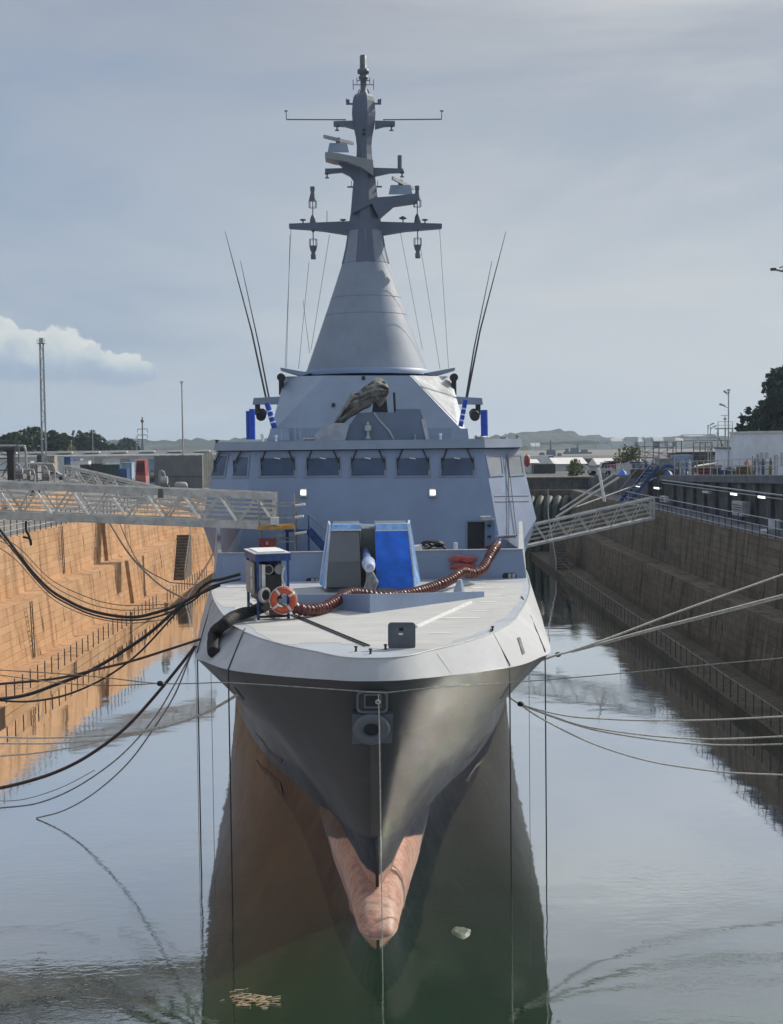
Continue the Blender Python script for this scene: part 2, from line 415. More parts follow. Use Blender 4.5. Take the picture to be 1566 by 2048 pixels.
fr = t.new('ShaderNodeFresnel'); fr.inputs['IOR'].default_value = 2.0; t.set(fr.inputs['Normal'], bp.outputs[0])
fac = t.maprange(fr.outputs[0], .19, .30, .57, .97, 'LINEAR')
ms = t.new('ShaderNodeMixShader'); t.set(ms.inputs[0], fac); t.set(ms.inputs[1], b.outputs[0]); t.set(ms.inputs[2], gl.outputs[0])
t.set(nt.nodes['Material Output'].inputs[0], ms.outputs[0])
mw = MB(); mw.add([(-17.6, 3, 0), (17.6, 3, 0), (19, DEND, 0), (-17.6, DEND, 0)], [(0, 1, 2, 3)])
tag(mw.build('water', m), kind='structure')

# ---------------------------------------------------------------- rails, stairs, lamps along the dock
iron = M('dark_iron', (.05, .045, .045), .6, var=.3, scale=5)
galv = M('galvanised_steel', (.40, .41, .42), .45, metal=.35, var=.2, scale=4, dirt=(.2, .19, .18), dirt_amt=.4)
navy = M('navy_blue_paint', (.03, .05, .13), .5, var=.2, scale=4)
def rail_fence(name, line, ys, h, rails, label, pm, rm, pr=.025, rr=.022, lean=0.):
    p0 = line(ys[0]); f = thing(name, p0, label, 'fence')
    for i, Y in enumerate(ys):
        p = line(Y)
        if i == 0:
            post = MB().cyl(p, p+Vector((0, 0, h)), pr, 6).build('post', pm, f)
        else:
            c = post.copy(); COL.objects.link(c); c.parent = f; c.location = p-p0
    for z in rails:
        m = MB(); m.tube([line(Y)+Vector((0, 0, z)) for Y in ys], rr, 6); m.build('rail', rm, f)
    return f
rail_fence('ledge_fence', lambda Y: Vector((-16.95+offL(Y), Y, .48)), [46+k*1.35 for k in range(42)], .95, [.9], 'iron post fence along the low ledge of the orange wall', iron, M('chain_iron', (.3, .24, .18), .6), .032, .012)
rail_fence('ledge_fence', lambda Y: Vector((-16.95+offL(Y), Y, .48)), [104.5+k*1.35 for k in range(16)], .95, [.9], 'short far stretch of iron post fence near the orange wall stairs', iron, MC['chain_iron'], .032, .012)
rail_fence('ledge_fence', lambda Y: Vector((16.9+offR(Y), Y, .48)), [44+k*1.3 for k in range(62)], .95, [.92], 'iron post fence along the low ledge of the dark wall', M('dull_iron', (.07, .07, .075), .6), M('rail_grey', (.25, .24, .23), .6), .03, .02)
rail_fence('walkway_railing', lambda Y: Vector((21.6+offR(Y), Y, 7.18)), [56+k*1.5 for k in range(40)], 1.08, [1.06, .62, .2], 'grey two rail railing along the right dock walkway', navy, galv, .03, .028)
rail_fence('quay_railing', lambda Y: Vector((24.75+offR(Y), Y, zT(Y)-.02)), [58+k*2.0 for k in range(27)], 1.1, [1.08, .6], 'pale pipe railing on the coping of the right terrace', galv, galv, .03, .026)
rail_fence('quay_railing', lambda Y: Vector((24.75+offR(Y), Y, zT(Y)-.02)), [118.5+k*2.0 for k in range(15)], 1.1, [1.08, .6], 'far stretch of pipe railing beyond the blue terrace stairs', galv, galv, .03, .026)
rail_fence('edge_railing', lambda Y: Vector((-21.75+offL(Y), Y, 7.18)), [50+k*1.3 for k in range(54)], 1.15, [1.13, .75, .4], 'dark post railing along the top edge of the orange wall', iron, galv, .03, .026)
# low lit wall behind the left walkway
m = MB(); m.box2((-28.0, 84, 7.1), (-27.2, 128, 8.5)); tag(m.build('low_wall', stoneL), 'low orange brick wall behind the railing of the left quay', 'wall')
# ladder slots / dark ladders on walls
def ladder(x, Y, z0, z1, label, sgn, mat=iron):
    f = thing('wall_ladder', (x, Y, z0), label, 'ladder')
    for dy in (-.22, .22): MB().bar((x, Y+dy, z0), (x-sgn*.1*(z1-z0)/3-sgn*0, Y+dy, z1), .05).build('stringer', mat, f)
    m = MB(); n = int((z1-z0)/.3)
    for k in range(n):
        z = z0+.2+k*.3; m.bar((x-sgn*.1*(z-z0)/3, Y-.22, z), (x-sgn*.1*(z-z0)/3, Y+.22, z), .03)
    m.build('rung', mat, f)
p = PX(148, 1340, -16.75+offL(75)); ladder(-16.72+offL(p.y), p.y, -.4, .5, 'short iron ladder hanging over the low ledge of the orange wall', -1)
p = PX(265, 1240, -16.75+offL(95)); ladder(-16.72+offL(p.y), p.y, -.4, 1.4, 'taller iron ladder at the bend of the low orange ledge', -1)
for px_, z0_, z1_, xb_, lab_ in ((112, 4.0, 7.2, -21.32, 'iron ladder on the upper tier of the orange wall'), (62, .55, 3.8, -19.42, 'iron ladder on the lower tier of the orange wall'), (255, .55, 3.8, -19.42, 'farther iron ladder on the lower tier of the orange wall')):
    q = PX(px_, 1150, xb_+.4); ladder(xb_+offL(q.y)+.06, q.y, z0_, z1_, lab_, 1)
# stone stairs at the end of each side
def stairs(sgn, x0, x1, y0, label, mat, n=15, rise=.25, run=.34):
    m = MB()
    for k in range(n):
        m.box2((min(x0, x1), y0+k*run, .4), (max(x0, x1), y0+(k+1)*run+.02*(k % 2), .5+(k+1)*rise))
    tag(m.build('stone_stairs', mat), label, 'stairs')
stairsM = M('stair_stone', (.13, .11, .095), .9, var=.3, scale=3, dirt=(.05, .045, .04), dirt_amt=.7)
stairs(-1, -17.55, -16.25, 121.5, 'dark stone stairs climbing the end of the orange wall', stairsM)
stairs(1, 18.0, 19.2, 126, 'dark stone stairs at the far end of the grey wall', stairsM)
for sx, lab in ((-16.2, 'thin pipe handrail beside the dark stairs of the orange wall'), (17.9, 'thin pipe handrail beside the far stairs of the grey wall')):
    y0 = 121.3 if sx < 0 else 125.8
    tag(MB().tube([(sx, y0, .5), (sx, y0, 1.5), (sx, y0+5.2, 5.4), (sx, y0+5.2, 8.0)], .05, 6).build('handrail', galv), lab, 'handrail')
# rounded green fender columns at the far right of the dock
fm = M('fender_rubber', (.055, .068, .058), .6, var=.3, scale=2, streak=.5, dirt=(.02, .02, .02))
for k in range(6):
    x = 18.2+k*.95; Y = 148.6-k*.15
    m = MB(); m.tube(smooth_path([(x, Y, -.5), (x, Y, 4.6), (x+.15, Y+.35, 5.7), (x+.5, Y+1.2, 6.3)], 5), [.44]*15+[.42], 10)
    tag(m.build('fender_column', fm), ['tall rounded green fender column nearest the warship', 'second rounded green fender column from the warship', 'rounded green fender column, third from the warship', 'rounded green fender column, fourth from the warship', 'rounded green fender column, fifth from the warship', 'rounded green fender column nearest the right dock wall'][k], 'fender', 'fender columns at the dock end')
# ================================================================ the warship
X0 = .22
from mathutils.bvhtree import BVHTree
def navy_paint(name, col, rough=.42, bands=False, spec=.5):
    m, t, b = newmat(name)
    g = t.new('ShaderNodeNewGeometry'); pos = g.outputs['Position']
    n1 = t.noise(pos, .7, 5, .6); n2 = t.noise(t.scale(pos, (2.2, 2.2, .22)), 1.4, 5, .6); n3 = t.noise(pos, 7, 5, .65)
    c = t.mix(t.maprange(n1, .3, .7), tuple(x*.9 for x in col), tuple(x*1.08 for x in col))
    c = t.mix(t.math('MULTIPLY', t.maprange(n2, .56, .72), .16), c, tuple(x*.6 for x in col))
    c = t.mix(t.maprange(n3, .62, .74, 0, .14), c, tuple(min(1, x*1.6) for x in col))
    if bands:
        sp = t.new('ShaderNodeSeparateXYZ'); t.set(sp.inputs[0], pos)
        z = t.math('ADD', sp.outputs[2], t.math('ADD', t.math('MULTIPLY', t.math('SUBTRACT', n3, .5), .16), t.math('MULTIPLY', t.math('SUBTRACT', n1, .5), .22)))
        navy_c = t.mix(t.maprange(n2, .5, .68, 0, .5), (.018, .022, .038), (.06, .066, .075))
        yy = t.math('SUBTRACT', sp.outputs[1], 35.)
        za = t.math('ADD', z, t.math('MULTIPLY', yy, .085)); zr_ = t.math('ADD', z, t.maprange(sp.outputs[1], 38.8, 44.5, 0., 1.5, 'LINEAR'))
        c = t.mix(t.maprange(za, 2.12, 2.10), c, navy_c)
        red = t.mix(t.maprange(n3, .35, .7), (.40, .215, .165), (.56, .36, .295))
        red = t.mix(t.maprange(n1, .45, .7, 0, .6), red, (.62, .49, .42))
        red = t.mix(t.math('MULTIPLY', t.maprange(n2, .5, .66), .5), red, (.20, .14, .10))
        c = t.mix(t.maprange(zr_, 1.06, .98), c, red)
    if bands:
        for ax_, per, amt in ((2, .78, .22), (1, .36, .16)):
            fz = t.math('ABSOLUTE', t.math('SUBTRACT', t.math('FRACT', t.math('MULTIPLY', sp.outputs[ax_], per)), .5))
            c = t.mix(t.math('MULTIPLY', t.maprange(fz, .486, .496), amt), c, (.13, .13, .13))
        c = t.mix(t.math('MULTIPLY', t.maprange(n2, .62, .74), .35), c, (.12, .085, .06))
    t.set(b.inputs['Base Color'], c)
    t.set(b.inputs['Roughness'], t.maprange(n1, .3, .7, rough-.06, rough+.08, 'LINEAR'))
    b.inputs['Specular IOR Level'].default_value = .14 if bands else spec
    # slight hungry-horse plating between frames
    sp2 = t.new('ShaderNodeSeparateXYZ'); t.set(sp2.inputs[0], pos)
    fr = t.math('ABSOLUTE', t.math('SINE', t.math('MULTIPLY', sp2.outputs[1], 3.6)))
    fr2 = t.math('ABSOLUTE', t.math('SINE', t.math('MULTIPLY', sp2.outputs[2], 3.1)))
    h = t.math('ADD', t.math('ADD', t.math('MULTIPLY', fr, .5), t.math('MULTIPLY', fr2, .5)), t.math('MULTIPLY', n1, 2.0))
    t.set(b.inputs['Normal'], t.bump(h, .16 if bands else .3, .012))
    return m
PAINT = (.215, .293, .45)
hullM = navy_paint('hull_paint', (.066, .066, .067), .40, True)  # darker than the ship's grey: shade under the flare is put into it
shipM = navy_paint('ship_grey', PAINT, .5, spec=1.)
mastM = navy_paint('mast_grey', (.11, .14, .20), .55)
strakeM = navy_paint('strake_grey', (.45, .475, .50), .7, spec=.2)
houseM = navy_paint('house_grey', (.23, .30, .41), .46, spec=.9)
darkM = M('ship_dark_recess', (.012, .014, .018), .6)
blackM = M('black_rubber', (.018, .018, .02), .5, var=.3, scale=6)
steelM = M('light_grey_steel', (.45, .46, .46), .45, var=.15, scale=4)
whiteM = M('white_paint', (.75, .76, .76), .5, var=.08, scale=4)
blueM = M('blue_tarp_paint', (.008, .15, .75), .45, var=.2, scale=2)
filmM = M('light_blue_film', (.26, .48, .90), .22, var=.25, scale=3)
filmW = M('pale_tape', (.68, .74, .82), .35, var=.1, scale=5)
ship = thing('warship', (X0, 33.9, 0), 'large grey warship with a tall conical mast, moored in the flooded dry dock', 'warship')
# ---- hull lines: pairs at equal stations  (half breadth, Y[, z])
K = [(0,33.43,6.60),(.62,33.55,6.59),(1.15,33.9,6.57),(1.83,34.6,6.5),(2.9,35.8,6.4),(4.06,37.3,6.3),(4.9,39.3,6.2),(5.46,41.2,6.1),(6.05,47,6.0),(6.6,52.6,5.9),(7.1,60,5.8),(7.5,70,5.7),(7.8,90,5.6),(7.8,120,5.6),(7.2,136,5.6)]
W = [(0,36,0),(.07,36.25,0),(.2,36.7,0),(.33,37.4,0),(.42,38.5,0),(.56,39.8,0),(.72,41.0,0),(.98,42.5,0),(2.3,47.7,0),(4.0,52.9,0),(5.75,60.5,0),(7,70,0),(7.6,90,0),(7.6,120,0),(6.5,136,0)]
D = [(0,33.8,7.1),(.58,33.93,7.1),(1.02,34.3,7.1),(1.45,34.95,7.1),(2.3,36.1,7.1),(3.2,37.7,7.1),(3.95,39.6,7.1),(4.45,41.4,7.1),(5.5,47,7.1),(6.22,52.6,7.1),(6.8,60,7.1),(7.15,70,7.1),(7.4,90,7.1),(7.4,120,7.1),(7,136,7.1)]
def fine(c): return [tuple(v) for v in smooth_path([Vector(p) for p in c], 4)]
Kf, Wf, Df = fine(K), fine(W), fine(D)
def hull_pt(i, s):
    k, w = Kf[i], Wf[i]
    if s < 0: return (w[0]*(1+s*.4), w[1]+(-s)*.8*(1 if w[1] < 60 else 0), s*k[2])
    return (w[0]+(k[0]-w[0])*s**1.32, w[1]+(k[1]-w[1])*s**.86, s*k[2])
levels = [-.3, -.12, 0, .08, .16, .25, .35, .45, .56, .67, .78, .89, 1.0]
m = MB()
for sg in (-1, 1):
    rings = [[Vector((X0+sg*max(0, hull_pt(i, s)[0]), hull_pt(i, s)[1], hull_pt(i, s)[2])) for s in levels] for i in range(len(Kf))]
    m.loft(rings, closed=False, caps=False, smooth=True)
# transom
tr = [[Vector((X0+sg*hull_pt(len(Kf)-1, s)[0], hull_pt(len(Kf)-1, s)[1], hull_pt(len(Kf)-1, s)[2])) for s in levels] for sg in (-1, 1)]
m.loft(tr, closed=False, caps=False)
hull = m.build('hull', hullM, ship, weld=True)
HB = BVHTree.FromPolygons([v.copy() for v in m.v], [tuple(f) for f in m.f])
m = MB()
for sg in (-1, 1):
    m.loft([[Vector((X0+sg*k[0], k[1], k[2])), Vector((X0+sg*d[0], d[1], d[2]))] for k, d in zip(Kf, Df)], closed=False, caps=False, smooth=True)
m.loft([[Vector((X0-7.2, 136, 5.6)), Vector((X0-7, 136, 7.1))], [Vector((X0+7.2, 136, 5.6)), Vector((X0+7, 136, 7.1))]], closed=False, caps=False)
strake = m.build('bow_strake', strakeM, ship, weld=True)
SB = BVHTree.FromPolygons([v.copy() for v in m.v], [tuple(f) for f in m.f])
# thin raised lip at the deck edge
m = MB()
for sg in (-1, 1):
    m.tube([Vector((X0+sg*max(0, d[0]-.01), d[1]+.01, d[2]+.012)) for d in Df[:44]], .022, 6)
m.build('deck_edge_lip', steelM, ship)
def cast(px, py, B):
    d = ray(px, py).normalized(); h = B.ray_cast(Vector((0, 0, CAMZ)), d)
    return h[0], (h[1] if h[0] and h[1].dot(d) < 0 else (-h[1] if h[0] else None))
def patch_on(B, pxs, th=.02, name=None, mat=None, parent=None):
    """flat lozenge lying on the hull skin through the given outline"""
    pts = []; nn = Vector()
    for px, py in pxs:
        q, n = cast(px, py, B)
        if q is None: continue
        pts.append(q); nn += n
    nn.normalize()
    mm = MB(); mm.loft([[q+nn*-.05 for q in pts], [q+nn*th for q in pts]])
    return mm.build(name, mat, parent)
# ---- bulb
m = MB(); rings = []
for Y, hw, zt, hh in ((33.78,.12,-.03,.1),(33.82,.36,.06,.4),(33.95,.50,.16,.7),(34.4,.57,.33,1.0),(35.2,.63,.50,1.2),(36.2,.72,.68,1.35),(37.5,.86,.86,1.5),(39,1.04,1.0,1.6),(41,1.32,1.08,1.7),(43,1.6,1.0,1.8),(45.5,1.95,.75,1.8),(48,2.25,.35,1.5),(51,2.9,-.2,1)):
    r = []
    for k in range(20):
        a = 2*math.pi*k/20; c, s_ = math.cos(a), math.sin(a)
        r.append(Vector((X0+hw*math.copysign(abs(c)**.7, c), Y, zt-hh+hh*math.copysign(abs(s_)**.5, s_))))
    rings.append(r)
m.loft(rings, smooth=True); m.build('bulbous_bow', hullM, hull)
# stem bar and the dark slot under it
m = MB(); rg = []
for s_ in (.34, .45, .58, .7, .82):
    q = hull_pt(0, s_); rg.append([Vector((X0+dx, q[1]-.05+dy, q[2])) for dx, dy in ((-.15, .25), (-.15, 0), (.15, 0), (.15, .25))])
m.loft(rg); m.build('stem_bar', navy_paint('stem_grey', (.085, .075, .068), .4, spec=.3), hull)
m = MB(); rg = []
for s_ in (.1, .2, .335):
    q = hull_pt(0, s_); rg.append([Vector((X0+dx, q[1]-.04+dy, q[2])) for dx, dy in ((-.045, .3), (-.045, 0), (.045, 0), (.045, .3))])
m.loft(rg); m.build('stem_slot', darkM, hull)
# ---- foredeck
m_, t, b = newmat('deck_paint')
g = t.new('ShaderNodeNewGeometry'); pos = g.outputs['Position']
n1 = t.noise(pos, .6, 5); n2 = t.noise(t.scale(pos, (.5, 3, 1)), 1.2, 6, .7); n3 = t.noise(pos, 9, 5, .7)
c = t.mix(t.maprange(n1, .35, .65), (.36, .40, .45), (.42, .46, .51))
c = t.mix(t.maprange(n2, .54, .7, 0, .5), c, (.32, .34, .36)); c = t.mix(t.maprange(n3, .6, .75, 0, .3), c, (.22, .22, .22))
t.set(b.inputs['Base Color'], c); b.inputs['Roughness'].default_value = .5
deckM = m_
m = MB(); n = len(Df)
vs = [Vector((X0-d[0], d[1], d[2])) for d in Df]+[Vector((X0+d[0], d[1], d[2])) for d in Df]
m.add(vs, [(i, i+1, n+i+1, n+i) for i in range(n-1)])
deck = m.build('deck', deckM, ship, weld=True)
m_, t, b = newmat('nonskid_coating')
g = t.new('ShaderNodeNewGeometry'); pos = g.outputs['Position']
br = t.new('ShaderNodeTexBrick'); wv = t.noise(pos, 1.1, 2)
t.set(br.inputs['Vector'], t.scale(pos, (1, 1, 1))); br.inputs['Scale'].default_value = 1; br.inputs['Brick Width'].default_value = 1.9; br.inputs['Row Height'].default_value = 1.15; br.inputs['Mortar Size'].default_value = 0
br.inputs['Color1'].default_value = (.42, .43, .43, 1); br.inputs['Color2'].default_value = (.45, .46, .46, 1)
n2 = t.noise(t.scale(pos, (.6, 1.6, 1)), .9, 6, .65); n3 = t.noise(pos, 5, 6, .7); n4 = t.noise(pos, 60, 2)
c = t.mix(t.maprange(n2, .53, .64, 0, .35), br.outputs[0], (.58, .58, .565))
c = t.mix(t.maprange(n2, .47, .38, 0, .35), c, (.33, .33, .31))
c = t.mix(t.maprange(n3, .58, .74, 0, .4), c, (.25, .24, .22))
t.set(b.inputs['Base Color'], c); b.inputs['Roughness'].default_value = .85; t.set(b.inputs['Normal'], t.bump(n4, .3, .01))
coatM = m_
out = [(505,1255),(513,1265),(519,1267),(543,1281),(566,1289),(595,1289),(598,1286),(681,1285),(683,1288),(712,1288),(722,1293),(780,1300),(860,1299),(900,1289),(905,1282),(940,1272),(985,1250),(990,1242),(1010,1236),(1022,1220),(1038,1203),(1046,1166),(426,1177),(430,1200),(446,1214),(470,1214),(474,1240)]
m = MB(); pts = [PZ(x, y, 7.106) for x, y in out]; m.loft([[Vector((p.x, p.y, 7.09)) for p in pts], pts]); m.build('deck_coating', coatM, ship)
# pale worn strips on the deck
pm_ = M('worn_white_patch', (.62, .61, .57), .8, var=.2, scale=3, dirt=(.35, .33, .3), dirt_amt=.5)
for (x, y, w_, d_) in ((3.6,51.5,1.6,.35),(4.4,50.2,1.3,.3),(3.2,48.8,.9,.22),(4.3,47.6,1.0,.25),(3.9,45.6,.7,.2),(-4.6,51.8,1.9,.4),(-4.2,50.4,1.5,.3),(-3.9,48.2,1.2,.3),(2.6,41.5,1.4,.16),(4.9,52.6,1.1,.25),(1.9,38.2,.6,.12),(3.5,43.2,.8,.16)):
    MB().box((X0+x, y, 7.108), (w_, d_, .012), rnd.uniform(-.06, .06)).build('deck_patch', pm_, ship)
# ---- breakwater
def breakwater():
    m = MB()
    a0, a1 = Vector((X0-.08, 43.0, 7.1)), Vector((X0-.08, 42.98, 7.72))
    for s in (-1, 1):
        e0, e1 = Vector((X0+s*3.95, 47.1, 7.1)), Vector((X0+s*3.95, 47.08, 7.3))
        off = Vector((0, .06, 0)); m.hexa([a0, e0, e0+off, a0+off], [a1, e1, e1+off, a1+off])
        for f in (.3, .62, .9):
            b0 = a0.lerp(e0, f); h = a1.lerp(e1, f).z
            m.prism([b0+Vector((0, .06, 0)), b0+Vector((0, .6, 0)), Vector((b0.x, b0.y+.3, h))], (.03, 0, 0))
    return m.build('breakwater', shipM, ship)
breakwater()
# ---- transverse bulwark with side bulwarks and mooring openings
BW = 53.6
m = MB(); m.hexa([(X0-6.22, BW, 7.1), (X0+6.22, BW, 7.1), (X0+6.22, BW+.12, 7.1), (X0-6.22, BW+.12, 7.1)], [(X0-6.08, BW+.05, 8.24), (X0+6.08, BW+.05, 8.24), (X0+6.08, BW+.17, 8.24), (X0-6.08, BW+.17, 8.24)])
bw = m.build('bulwark', shipM, ship)
m = MB(); m.box((X0, BW+.1, 8.255), (12.2, .2, .03)); m.build('bulwark_cap', steelM, bw)
for a, bb in ((1005, 1033), (612, 640)):
    m = MB(); y0 = 1152 if a > 900 else 1162
    q = [P(a+3, y0-6, BW), P(bb-3, y0-6, BW), P(bb, y0-2, BW), P(bb, y0+3, BW), P(bb-3, y0+6, BW), P(a+3, y0+6, BW), P(a, y0+3, BW), P(a, y0-2, BW)]
    m.prism([v+Vector((0, -.02, 0)) for v in q], (0, .06, 0)); o = m.build('mooring_opening', darkM, bw)
    m = MB(); q = P((a+bb)/2, y0, BW); m.cyl(q+Vector((0, -.06, -.1)), q+Vector((0, -.06, .1)), .07, 8); m.cyl(q+Vector((.16, -.06, -.1)), q+Vector((.16, -.06, .1)), .07, 8); m.build('roller', steelM, bw)
for s in (-1, 1):
    m = MB(); b0 = Vector((X0+s*6.2, BW+.1, 7.05)); b1 = Vector((X0+s*6.6, 57.5, 7.05)); t0 = Vector((X0+s*6.06, BW+.1, 8.26)); t1 = Vector((X0+s*6.25, 55.2, 8.62)); t2 = Vector((X0+s*6.6, 58.2, 9.1))
    m.prism([b0, b1, Vector((X0+s*6.8, 58.6, 7.05)), t2, t1, t0], (-s*.14, 0, 0)); m.build('side_bulwark', strakeM, ship)
# ---- bridge
zt, zb = 12.33, 7.1
YFIX = 0.
def bring(z):
    f = (z-zb)/(zt-zb); hw = 5.74+(4.93-5.74)*f; Yf = 57.2+1.0*f
    ow = interp(z, [(7.1, 6.75), (9.1, 7.43), (12.33, 6.74)])
    Yo = 59.9 if z < 9.2 else 59.9+.3826+(.64-.3826+.0)*0+YFIX
    return [Vector((X0-6.9*(ow/7), 70, z)), Vector((X0-ow, Yo, z)), Vector((X0-hw, Yf, z)), Vector((X0+hw, Yf, z)), Vector((X0+ow, Yo, z)), Vector((X0+6.9*(ow/7), 70, z))]
_a, _c = bring(9.1), bring(12.33)      # keep each side facet flat
_n = (_a[4]-_a[3]).cross(_c[3]-_a[3]); _q = _c[4]; YFIX = -(_q-_a[3]).dot(_n)/_n.y
m = MB(); m.loft([bring(7.1), bring(9.1), bring(12.33)]); bridge = m.build('bridge_wall', shipM, ship)
def facet(side):   # plane point + outward normal
    a, c = bring(9.1), bring(12.33)
    if side == 0: p, q, r = a[2], a[3], c[2]
    elif side == 1: p, q, r = a[3], a[4], c[3]
    else: p, q, r = a[1], a[2], c[2]
    n = (q-p).cross(r-p).normalized()
    if n.y > 0: n = -n
    return p, n
def on(side, px, py, off=0.):
    p, n = facet(side); return PP(px, py, p+n*off, n)
def panel(side, pxs, th, base=0.):
    p, n = facet(side); q = [PP(x, y, p, n) for x, y in pxs]
    return MB().loft([[v+n*base for v in q], [v+n*(base+th) for v in q]])
glassM = M('bridge_glass', (.045, .075, .15), .06, var=.25, scale=.8, spec=.7)
frameM = M('window_frame_grey', (.22, .27, .35), .5)
wins = [(0, 519, 590, 914, 954), (0, 611, 680, 914, 954), (0, 700, 771, 914, 954), (0, 791, 859, 914, 954), (0, 880, 948, 914, 954)]
def window(side, q, nm='window'):
    p, n = facet(side); c = sum((PP(x, y, p, n) for x, y in q), Vector())/4
    P4 = [PP(x, y, p, n) for x, y in q]
    def inset(v, d): return v+(c-v).normalized()*d
    mo = MB(); o4 = P4; i4 = [inset(v, .13) for v in P4]
    for k in range(4):
        a, bq, cc, d = o4[k], o4[(k+1) % 4], i4[(k+1) % 4], i4[k]
        mo.loft([[v-n*.02 for v in (a, bq, cc, d)], [v+n*.035 for v in (a, bq, cc, d)]])
    fr = mo.build(nm, frameM, bridge)
    return fr, [inset(v, .10) for v in P4], n
def fill(fr, q, n, mat=None):
    MB().loft([[v-n*.02 for v in q], [v+n*.012 for v in q]]).build('pane', mat or glassM, fr)
def wiper(side, a, bq):
    p, n = facet(side)
    MB().bar(PP(*a, p, n)+n*.10, PP(*bq, p, n)+n*.07, .035, .05).bar(PP(bq[0], bq[1]-10, p, n)+n*.06, PP(bq[0]+1, bq[1]+14, p, n)+n*.06, .045, .03).build('wiper', blackM, bridge)
for s, x0, x1, y0, y1 in wins:
    fr, q, n = window(s, [(x0-3, y1+1), (x1+3, y1), (x1+1, y0-1), (x0+1, y0)]); fill(fr, q, n)
    wiper(s, (x0+14, 899), (x0+3, 926)); wiper(s, (x1-14, 899), (x1-2, 926))
    q0 = [PP((x0+x1)/2-6, 916, *facet(0)), PP((x0+x1)/2+6, 918, *facet(0))]
    m = MB().bar(q0[0]+n*.05, q0[1]+n*.05, .05); m.build('window_label', whiteM, fr)
for q in ([(421, 956), (450, 956), (459, 908), (434, 908)], [(463, 956), (497, 956), (501, 911), (475, 909)]):
    fr, p4, n = window(2, q); fill(fr, p4, n)
wiper(2, (446, 900), (430, 930)); wiper(2, (488, 900), (469, 930))
brightglass = M('painted_sky_glass', (.30, .33, .37), .05, var=.2, scale=.8, spec=1.)  # pale base colour stands in for sky reflected in the right panes
for q in ([(979, 954), (1008, 952), (1003, 909), (970, 910)], [(1019, 953), (1049, 951), (1042, 908), (1013, 909)]):
    fr, p4, n = window(1, q); fill(fr, p4, n, brightglass)
# seams on the side facets
for yy in (992, 1003):
    MB().bar(on(1, 990, yy, .01), on(1, 1058, yy-1, .01), .03).build('plate_seam', steelM, bridge)
MB().bar(on(1, 994, 1072, .02), on(1, 1034, 1070, .02), .06).build('plate_seam', steelM, bridge)
# floodlights, lit
lampE = emis('lit_lamp', (1, .98, .92), 2.5)
for x in (607, 865):
    n = facet(0)[1]; c = on(0, x, 986)
    h = MB().loft([[on(0, x-8, 995), on(0, x+8, 995), on(0, x+8, 977), on(0, x-8, 977)], [on(0, x-7, 994)+n*.16, on(0, x+7, 994)+n*.16, on(0, x+7, 978)+n*.1, on(0, x-7, 978)+n*.1]]).build('floodlight', steelM, bridge)
    MB().loft([[on(0, x-5, 991)+n*.16, on(0, x+5, 991)+n*.16, on(0, x+5, 981)+n*.12, on(0, x-5, 981)+n*.12], [on(0, x-5, 991)+n*.175, on(0, x+5, 991)+n*.175, on(0, x+5, 981)+n*.135, on(0, x-5, 981)+n*.135]]).build('lamp_glass', lampE, h)
# door, open
panel(0, [(935, 1108), (969, 1108), (969, 1044), (935, 1044)], .025).build('door_opening', darkM, bridge)
m = MB()
for a, bq in (((933, 1110), (933, 1042)), ((933, 1042), (971, 1042)), ((971, 1042), (971, 1110))): m.bar(on(0, *a, .03), on(0, *bq, .03), .07)
m.build('door_frame', frameM, bridge)
n = facet(0)[1]; h0, h1 = on(0, 972, 1108), on(0, 970, 1036)
m = MB(); m.loft([[h0, h0+Vector((.35, -.72, 0)), h1+Vector((.35, -.72, 0)), h1], [h0+Vector((.06, 0, 0)), h0+Vector((.41, -.72, 0)), h1+Vector((.41, -.72, 0)), h1+Vector((.06, 0, 0))]])
door = m.build('door', shipM, bridge)
m = MB()
for f in (.2, .5, .8):
    q = h0.lerp(h1, f)+Vector((.12, -.36, 0)); m.box(q, (.14, .18, .09))
m.build('door_clip', blackM, door)
MB().box(h0.lerp(h1, .95)+Vector((-.02, -.5, .1)), (.45, .5, .16)).build('door_hood', steelM, bridge)
# roof
def roof_ring(z, e):
    return [Vector((X0-6.75-e, 71, z)), Vector((X0-6.75-e, 60.0-e*.5, z)), Vector((X0-4.96-e*.4, 58.05-e, z)), Vector((X0+4.96+e*.4, 58.05-e, z)), Vector((X0+6.75+e, 60.0-e*.5, z)), Vector((X0+6.75+e, 71, z))]
m = MB(); m.loft([roof_ring(12.30, .10), roof_ring(12.68, .04)]); roof = m.build('bridge_roof', navy_paint('roof_band', (.235, .305, .42), .5, spec=1.), ship)
m = MB(); m.loft([roof_ring(12.26, -.05), roof_ring(12.31, .02)]); m.build('roof_underside', darkM, roof)
# aft superstructure (seen only from the side)
m = MB(); m.loft([[Vector((X0-5.6, 70.01, z)), Vector((X0+5.6, 70.01, z)), Vector((X0+5.4, 106, z)), Vector((X0-5.4, 106, z))] for z in (7.1, 9.2)])
m.box2((X0-2, 80, 9.2), (X0+2, 90, 11)); m.build('aft_superstructure', shipM, ship)
